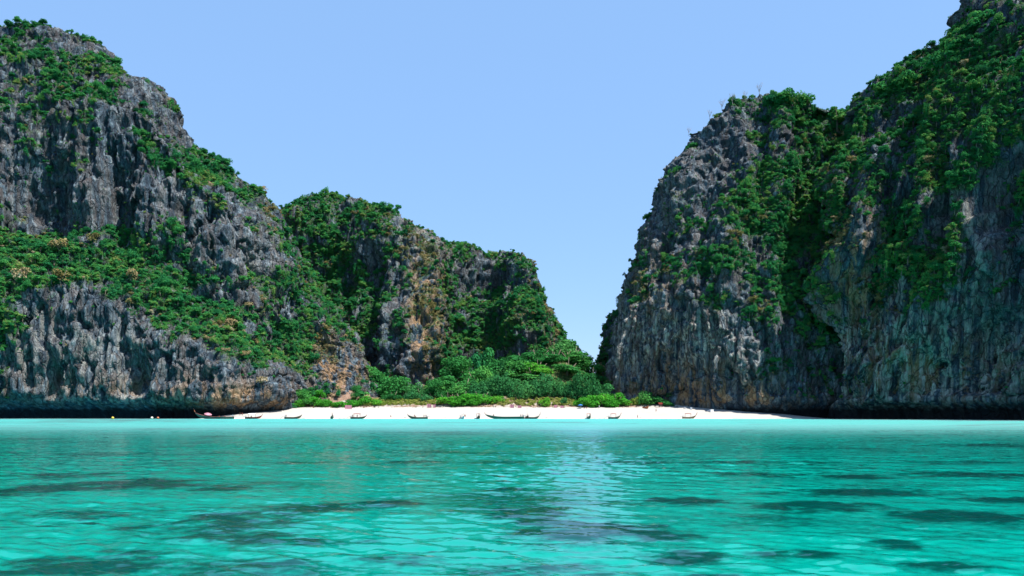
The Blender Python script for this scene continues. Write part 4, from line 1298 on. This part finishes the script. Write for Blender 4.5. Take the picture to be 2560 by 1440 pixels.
# ---- people: one continuous skinned body, clothes and hair as children
def body_mesh(name, pose):
    if pose == 'sit':
        J = {'pel': (0, 0, .16), 'bel': (0, .02, .34), 'che': (0, .04, .52), 'nec': (0, .03, .66), 'hed': (0, .0, .74), 'top': (0, -.01, .88)}
        kn, an, to = (.12, -.42, .42), (.13, -.62, .07), (.14, -.80, .04)
        el, ha, fi = (.26, -.08, .34), (.20, -.32, .40), (.18, -.42, .40)
    else:
        st = .16 if pose == 'walk' else 0
        J = {'pel': (0, 0, .92), 'bel': (0, 0, 1.08), 'che': (0, .01, 1.26), 'nec': (0, .01, 1.45), 'hed': (0, -.01, 1.53), 'top': (0, -.01, 1.68)}
        kn, an, to = (.10, -.03, .50), (.10, .02, .08), (.11, -.16, .03)
        el, ha, fi = (.27, .03, 1.10), (.29, -.08, .86), (.28, -.12, .74)
    rad = {'pel': (.14, .10), 'bel': (.125, .09), 'che': (.155, .10), 'nec': (.055, .055), 'hed': (.085, .095), 'top': (.07, .08)}
    V, E, Rr = [], [], []
    idx = {}
    def v(k, p, r): idx[k] = len(V); V.append(p); Rr.append(r)
    for k in ('pel', 'bel', 'che', 'nec', 'hed', 'top'): v(k, J[k], rad[k])
    E += [(0, 1), (1, 2), (2, 3), (3, 4), (4, 5)]
    for s, sg in (('l', 1), ('r', -1)):
        sw = (.17 * sg if pose == 'walk' else 0)
        hip = (.10 * sg, J['pel'][1], J['pel'][2] - .06)
        v('hip' + s, hip, (.085, .085))
        v('kn' + s, (kn[0] * sg, kn[1] + sw * .6, kn[2]), (.055, .055))
        v('an' + s, (an[0] * sg, an[1] + sw * 1.5, an[2] + (.04 if sw > 0 else 0)), (.038, .038))
        v('to' + s, (to[0] * sg, to[1] + sw * 1.5, to[2]), (.04, .026))
        E += [(0, idx['hip' + s]), (idx['hip' + s], idx['kn' + s]), (idx['kn' + s], idx['an' + s]), (idx['an' + s], idx['to' + s])]
        v('sh' + s, (.19 * sg, J['che'][1], J['che'][2] + .10), (.06, .06))
        v('el' + s, (el[0] * sg, el[1] - sw * .4, el[2]), (.042, .042))
        v('ha' + s, (ha[0] * sg, ha[1] - sw * 1.2, ha[2]), (.03, .03))
        v('pa' + s, (fi[0] * sg, fi[1] - sw * 1.3, fi[2]), (.036, .018))
        E += [(2, idx['sh' + s]), (idx['sh' + s], idx['el' + s]), (idx['el' + s], idx['ha' + s]), (idx['ha' + s], idx['pa' + s])]
        for q, (dx, ln) in enumerate(((-.028, .075), (-.01, .09), (.01, .085), (.028, .07))):
            b = V[idx['pa' + s]]
            kx = len(V); V.append((b[0] + dx, b[1] - .02, b[2] - ln if pose != 'sit' else b[2] - .03)); Rr.append((.009, .009)); E.append((idx['pa' + s], kx))
        b = V[idx['ha' + s]]
        kx = len(V); V.append((b[0] - .035 * sg, b[1] - .05, b[2] - .07)); Rr.append((.010, .010)); E.append((idx['ha' + s], kx))
    me = bpy.data.meshes.new(name)
    me.from_pydata(V, E, [])
    ob = bpy.data.objects.new(name, me)
    col.objects.link(ob)
    sk = ob.modifiers.new('skin', 'SKIN')
    sk.use_smooth_shade = True
    for i, d in enumerate(me.skin_vertices[0].data):
        d.radius = Rr[i]
        d.use_root = (i == 0)
    ss = ob.modifiers.new('sub', 'SUBSURF'); ss.levels = 1; ss.render_levels = 1
    dg = bpy.context.evaluated_depsgraph_get()
    out = bpy.data.meshes.new_from_object(ob.evaluated_get(dg))
    out.name = name
    bpy.data.objects.remove(ob)
    out.materials.clear(); out.materials.append(SKIN)
    return out, J
BODY = {p: body_mesh('body_' + p, p) for p in ('stand', 'walk', 'sit')}

def person(px, D, pose, shirt, shorts, label, rz=0.0, z=None, group='people on the beach'):
    x = (px - 1280) / F * D
    if z is None: z = float(ground_h(np.array(x), np.array(float(D)))) + .02
    me, J = BODY[pose]
    o = link(bpy.data.objects.new('person', me))
    o.location = (x, D, z); o.rotation_euler = (0, 0, rz)
    tag(o, label, 'person', group)
    c, b, p, h = J['che'], J['bel'], J['pel'], J['hed']
    MB().ball((h[0], h[1] + .02, h[2] + .09), (.105, .118, .11), 10, 6).build('hair', HAIR, o, True)
    if shirt: MB().tube([(p[0], p[1], p[2] + .02), b, c, (c[0], c[1], c[2] + .16)], [.155, .155, .19, .10], 10).build('shirt', P_[shirt], o, True)
    if shorts:
        s = MB().tube([(p[0], p[1], p[2] + .10), (p[0], p[1], p[2] - .10)], [.15, .17], 10)
        for q in (-1, 1):
            k = (.11 * q, -.26, .32) if pose == 'sit' else (.11 * q, 0, p[2] - .32)
            s.tube([(.09 * q, p[1], p[2] - .02), k], [.10, .085], 8)
        s.build('shorts', P_[shorts], o, True)
    return o

W = 0.02
def zb(px, D):
    x = (px - 1280) / F * D
    return float(ground_h(np.array(x), np.array(float(D))))
# boats, left to right
boat(536, 399, .02, 20, R(174), 'grey_green', 'long dark boat with tall prow post and pinkish parasol under the left overhang', bow=2.0, ribbon='orange', post=2.2, B=2.6, H=1.3, rail='rose')
boat(634, 400, .05, 8.2, R(8), 'red', 'small red-orange hulled boat nearest the left cliff foot', bow=.9, canopy='white', post=.8)
boat(733, 400, .02, 8.6, R(5), 'tan', 'tan open boat between the red boat and the boulder bushes', bow=1.2, post=.4, ribbon=None)
boat(830, 400, .02, 8.0, R(-76), 'grey_green', 'end-on boat with a dark figure left of the pink canopied boat', bow=1.0, post=1.4, ribbon='red')
boat(896, 400, .02, 8.0, R(-6), 'tan', 'boat with a long rose canopy below the sandy scar', bow=.7, canopy='rose', post=.7)
boat(1044, 400, .0, 10.2, R(176), 'green', 'green boat with people standing in bow and stern', bow=1.3, post=.6, ribbon=None, rail='tan')
boat(1156, 400, .02, 6.5, R(-70), 'pale_blue', 'small pale blue and white boat seen end-on', bow=.7, canopy='white', post=.5, ribbon=None)
boat(1196, 400, .02, 8.5, R(-84), 'brown', 'dark end-on boat with a reddish canopy left of the longest boat', bow=1.1, canopy='rose', post=1.2)
boat(1262, 399, .0, 19.5, R(178), 'green', 'longest boat, green hull and red-wrapped prow, in the beach centre', bow=1.3, ribbon='red', post=1.0, B=2.5, H=1.25, rail='grey_green')
boat(1317, 401, .05, 7.0, R(-82), 'brown', 'narrow end-on boat with a red flag on a pole', bow=1.0, post=.8, mast=5.6, ribbon=None)
boat(1334, 400, .02, 6.0, R(10), 'grey_green', 'grey boat with upright post right of the red flag', bow=1.0, ribbon='dark', post=1.6, engine=True)
boat(1472, 400, .02, 8.0, R(-86), 'grey_green', 'end-on boat with a rounded red canopy below the blue parasol', bow=1.1, canopy='red', post=1.0)
boat(1536, 400, .02, 6.2, R(8), 'grey_green', 'grey boat with red frame canopy right of the rounded red one', bow=1.1, canopy='rose', post=1.3)
boat(1723, 401, .08, 7.0, R(4), 'tan', 'thin brown boat farthest right on the sand', bow=1.0, canopy='rose', post=1.6, B=1.4)
boat(1615, 438, zb(1615, 438) - .15, 4.6, R(-60), 'orange', 'old orange-brown boat pulled up beside the bushes', bow=.9, engine=False, ribbon=None, post=.6, H=1.3, B=2.0)

# parasols
def parasol(px, D, r, h, canvas, label, z=None, tilt=0.0):
    x = (px - 1280) / F * D
    z = zb(px, D) if z is None else z
    o = empty('parasol', (x, D, z))
    o.rotation_euler = (tilt, tilt, 0)
    tag(o, label, 'parasol')
    vs, fs, n = [(0, 0, h + .05)], [], 8
    for ring, (rr, dz) in enumerate(((.55, -.16), (1.0, -.48))):
        for k in range(n):
            a = 2 * math.pi * k / n
            vs.append((r * rr * math.cos(a), r * rr * math.sin(a), h + dz * r * .8))
    for k in range(n):
        k2 = (k + 1) % n
        fs += [(0, 1 + k, 1 + k2), (1 + k, 1 + n + k, 1 + n + k2, 1 + k2)]
    m2 = MB().add(vs, fs)
    m2.add([(a, b, c - .03) for a, b, c in vs], [f[::-1] for f in fs])
    m2.build('canopy', P_[canvas], o)
    MB().tube([(0, 0, -.4), (0, 0, h)], .035, 6).build('pole', P_['white'], o)
    for k in range(n):
        a = 2 * math.pi * k / n
        MB().tube([(0, 0, h - .02), (r * .97 * math.cos(a), r * .97 * math.sin(a), h - .44 * r * .8)], .012, 3).build('rib', P_['steel'], o)
parasol(1451, 440, 1.45, 2.3, 'blue', 'blue parasol in front of the big bright bush')
parasol(519, 399, 1.9, 2.5, 'pink', 'pink and white parasol over the long boat under the left overhang', z=.6, tilt=.22)

# pink cloths hung on poles at the top of the beach
for px, D, w, h, lb in ((871, 438, 3.6, 2.3, 'pink cloth hung at the top of the beach by the left bushes'), (1073, 440, 2.2, 2.4, 'pink cloth left of the lobed thicket'), (1086, 440, 1.2, 2.0, 'narrow pink cloth next to the wider one by the lobed thicket'),
                        (1280, 440, 2.0, 2.2, 'pink cloth left of the single round bush, the taller of two'), (1299, 440, 2.0, 1.7, 'short pink cloth nearer the single round bush'), (1389, 441, 1.8, 1.8, 'pink cloth between the single bush and the dark small bush'), (1405, 440, 1.8, 1.5, 'low pink cloth in front of the dark small bush')):
    x = (px - 1280) / F * D
    o = empty('hanging_cloth', (x, D, zb(px, D)), random.uniform(-.15, .15))
    tag(o, lb, 'cloth', 'pink cloths at the top of the beach')
    vs, fs = [], []
    for i in range(9):
        for j in range(5):
            u, v2 = i / 8, j / 4
            vs.append(((u - .5) * w, .10 * math.sin(u * 14 + px) * (1 - v2 * .6), .25 + (h - .25) * v2 - .10 * math.sin(u * math.pi) * v2))
    for i in range(8):
        for j in range(4):
            b = i * 5 + j
            fs.append((b, b + 5, b + 6, b + 1))
    m2 = MB().add(vs, fs); m2.add([(a, b + .02, c) for a, b, c in vs], [f[::-1] for f in fs])
    m2.build('cloth', P_['pink'], o, True)
    for s in (-1, 1): MB().tube([(s * w / 2, 0, -.3), (s * w / 2, 0, h + .15)], .04, 5).build('pole', P_['brown'], o)

# crates, cool boxes, hut
def coolbox(px, D, s, c, lb, name='cool_box', cat='box'):
    o = empty(name, ((px - 1280) / F * D, D, zb(px, D)), random.uniform(-.4, .4))
    tag(o, lb, cat)
    MB().box((0, 0, s[2] * .42), (s[0], s[1], s[2] * .84), 0, 1.04).build('body', P_[c], o)
    MB().box((0, 0, s[2] * .92), (s[0] * 1.09, s[1] * 1.09, s[2] * .16), 0, .94).build('lid', P_[c], o)
    for q in (-1, 1): MB().tube([(q * s[0] * .56, -s[1] * .2, s[2] * .6), (q * s[0] * .62, 0, s[2] * .6), (q * s[0] * .56, s[1] * .2, s[2] * .6)], .03, 5).build('handle', P_['steel'], o)
coolbox(1779, 424, (1.8, 1.1, 1.3), 'white', 'large white box on the sand by the right wall')
coolbox(1770, 427, (.7, .6, .6), 'white', 'small white box behind the large one by the right wall')
coolbox(1728, 434, (.8, .8, 1.1), 'white', 'white box standing at the foot of the right wall')
coolbox(1643, 440, (1.4, 1.0, 1.1), 'cream', 'cream box beside the old orange-brown boat')
coolbox(1712, 437, (1.2, .8, .8), 'steel', 'grey box in the shade of the right wall')
o = empty('stall', ((1651 - 1280) / F * 443, 443, zb(1651, 443)))
tag(o, 'small red-roofed stall under the darker trees by the right wall', 'stall')
MB().box((0, 0, 1.0), (1.8, 1.2, .08)).build('counter', P_['tan'], o)
MB().add([(-1.2, -.9, 2.05), (1.2, -.9, 2.05), (1.2, .9, 2.35), (-1.2, .9, 2.35), (-1.2, -.9, 2.13), (1.2, -.9, 2.13), (1.2, .9, 2.43), (-1.2, .9, 2.43)],
         [(3, 2, 1, 0), (4, 5, 6, 7), (0, 1, 5, 4), (1, 2, 6, 5), (2, 3, 7, 6), (3, 0, 4, 7)]).build('roof', P_['red'], o)
MB().box((0, -.62, 1.55), (1.8, .03, .95)).build('awning', P_['red'], o)
for sx in (-1, 1):
    for sy in (-1, 1): MB().tube([(sx * .95, sy * .65, -.3), (sx * .95, sy * .65, 2.15)], .05, 5).build('post', P_['brown'], o)

# people
Bz = 0.45
person(606, 413, 'stand', 'red', 'dark', 'person in red top standing at the foot of the left cliff', .3)
person(600, 414, 'stand', None, 'dark', 'person in dark shorts beside the one in red at the cliff foot', -.5)
person(548, 399, 'sit', 'orange', 'dark', 'person in orange sitting amidships in the long boat under the overhang', 1.2, z=.75)
person(562, 399, 'sit', 'red', 'dark', 'person in red sitting at the stern of the long boat under the overhang', 1.4, z=.85)
person(628, 400, 'sit', 'dark', 'brown', 'dark figure sitting in the red-hulled boat', .6, z=.75)
person(715, 400, 'stand', 'dark', 'brown', 'dark figure standing in the stern of the tan boat', .3, z=Bz)
person(832, 400, 'stand', 'dark', 'dark', 'dark figure standing in the end-on boat left of the canopied boat', 0, z=Bz)
person(882, 400, 'stand', 'brown', 'dark', 'figure at the stern of the rose canopied boat', .8, z=Bz)
person(893, 400, 'stand', 'rose', 'dark', 'figure in dull red in the middle of the rose canopied boat', -.4, z=Bz)
person(977, 402, 'walk', None, 'red', 'lone bather in red shorts at the water edge left of the green boat', 1.3)
person(1036, 400, 'stand', 'rose', 'dark', 'person standing forward in the green boat', .4, z=Bz)
person(1039, 400.3, 'sit', None, 'dark', 'person sitting forward in the green boat', .4, z=.7)
person(1060, 400, 'stand', None, 'red', 'person in red shorts at the stern of the green boat', -.8, z=Bz)
person(1065, 400, 'stand', 'brown', 'dark', 'dark figure last at the stern of the green boat', .9, z=Bz)
person(1163, 403, 'stand', 'red', 'red', 'person in red beside the pale blue boat', .1)
person(1234, 399, 'stand', 'dark', 'dark', 'dark figure standing forward in the longest boat', .2, z=.6)
person(1302, 399, 'stand', 'brown', 'dark', 'person at the stern of the longest boat', -.3, z=.6)
person(1307, 399, 'stand', 'rose', 'dark', 'person in dull red last at the stern of the longest boat', .7, z=.6)
person(1460, 440, 'sit', None, 'orange', 'bather sitting just right of the blue parasol', .5)
person(1467, 441, 'sit', 'orange', 'dark', 'second bather sitting right of the blue parasol', -.4)
person(1498, 441, 'stand', 'white', 'white', 'person in white standing before the big bright bush', .2)
person(1594, 403, 'walk', 'rose', 'dark', 'person walking at the waterline right of the red framed boat', 1.4)
person(1640, 424, 'walk', 'rose', 'red', 'person walking up the sand below the stall', .4)
person(1548, 442, 'stand', None, 'brown', 'person by the low right lobe of the big bright bush', .4)

# buoys afloat below the left overhang
for px, r, c, lb in ((282, .62, 'yellow', 'yellow-orange buoy afloat alone under the left cliff'), (380, .62, 'cream', 'pale buoy beside the red-orange one under the left cliff'), (395, .60, 'orange', 'red-orange buoy right of the pale one under the left cliff')):
    D = 392
    o = empty('buoy', ((px - 1280) / F * D, D, 0))
    tag(o, lb, 'buoy', 'buoys under the left cliff')
    MB().ball((0, 0, r * .75), (r, r, r), 14, 9).build('float', P_[c], o, True)
    MB().tube([(0, 0, r * 1.7), (0, 0, r * 1.95)], .07, 6).build('ring', P_['steel'], o)
    MB().tube([(0, 0, .02), (0, 0, -1.5)], .03, 5).build('mooring_rope', P_['dark'], o)
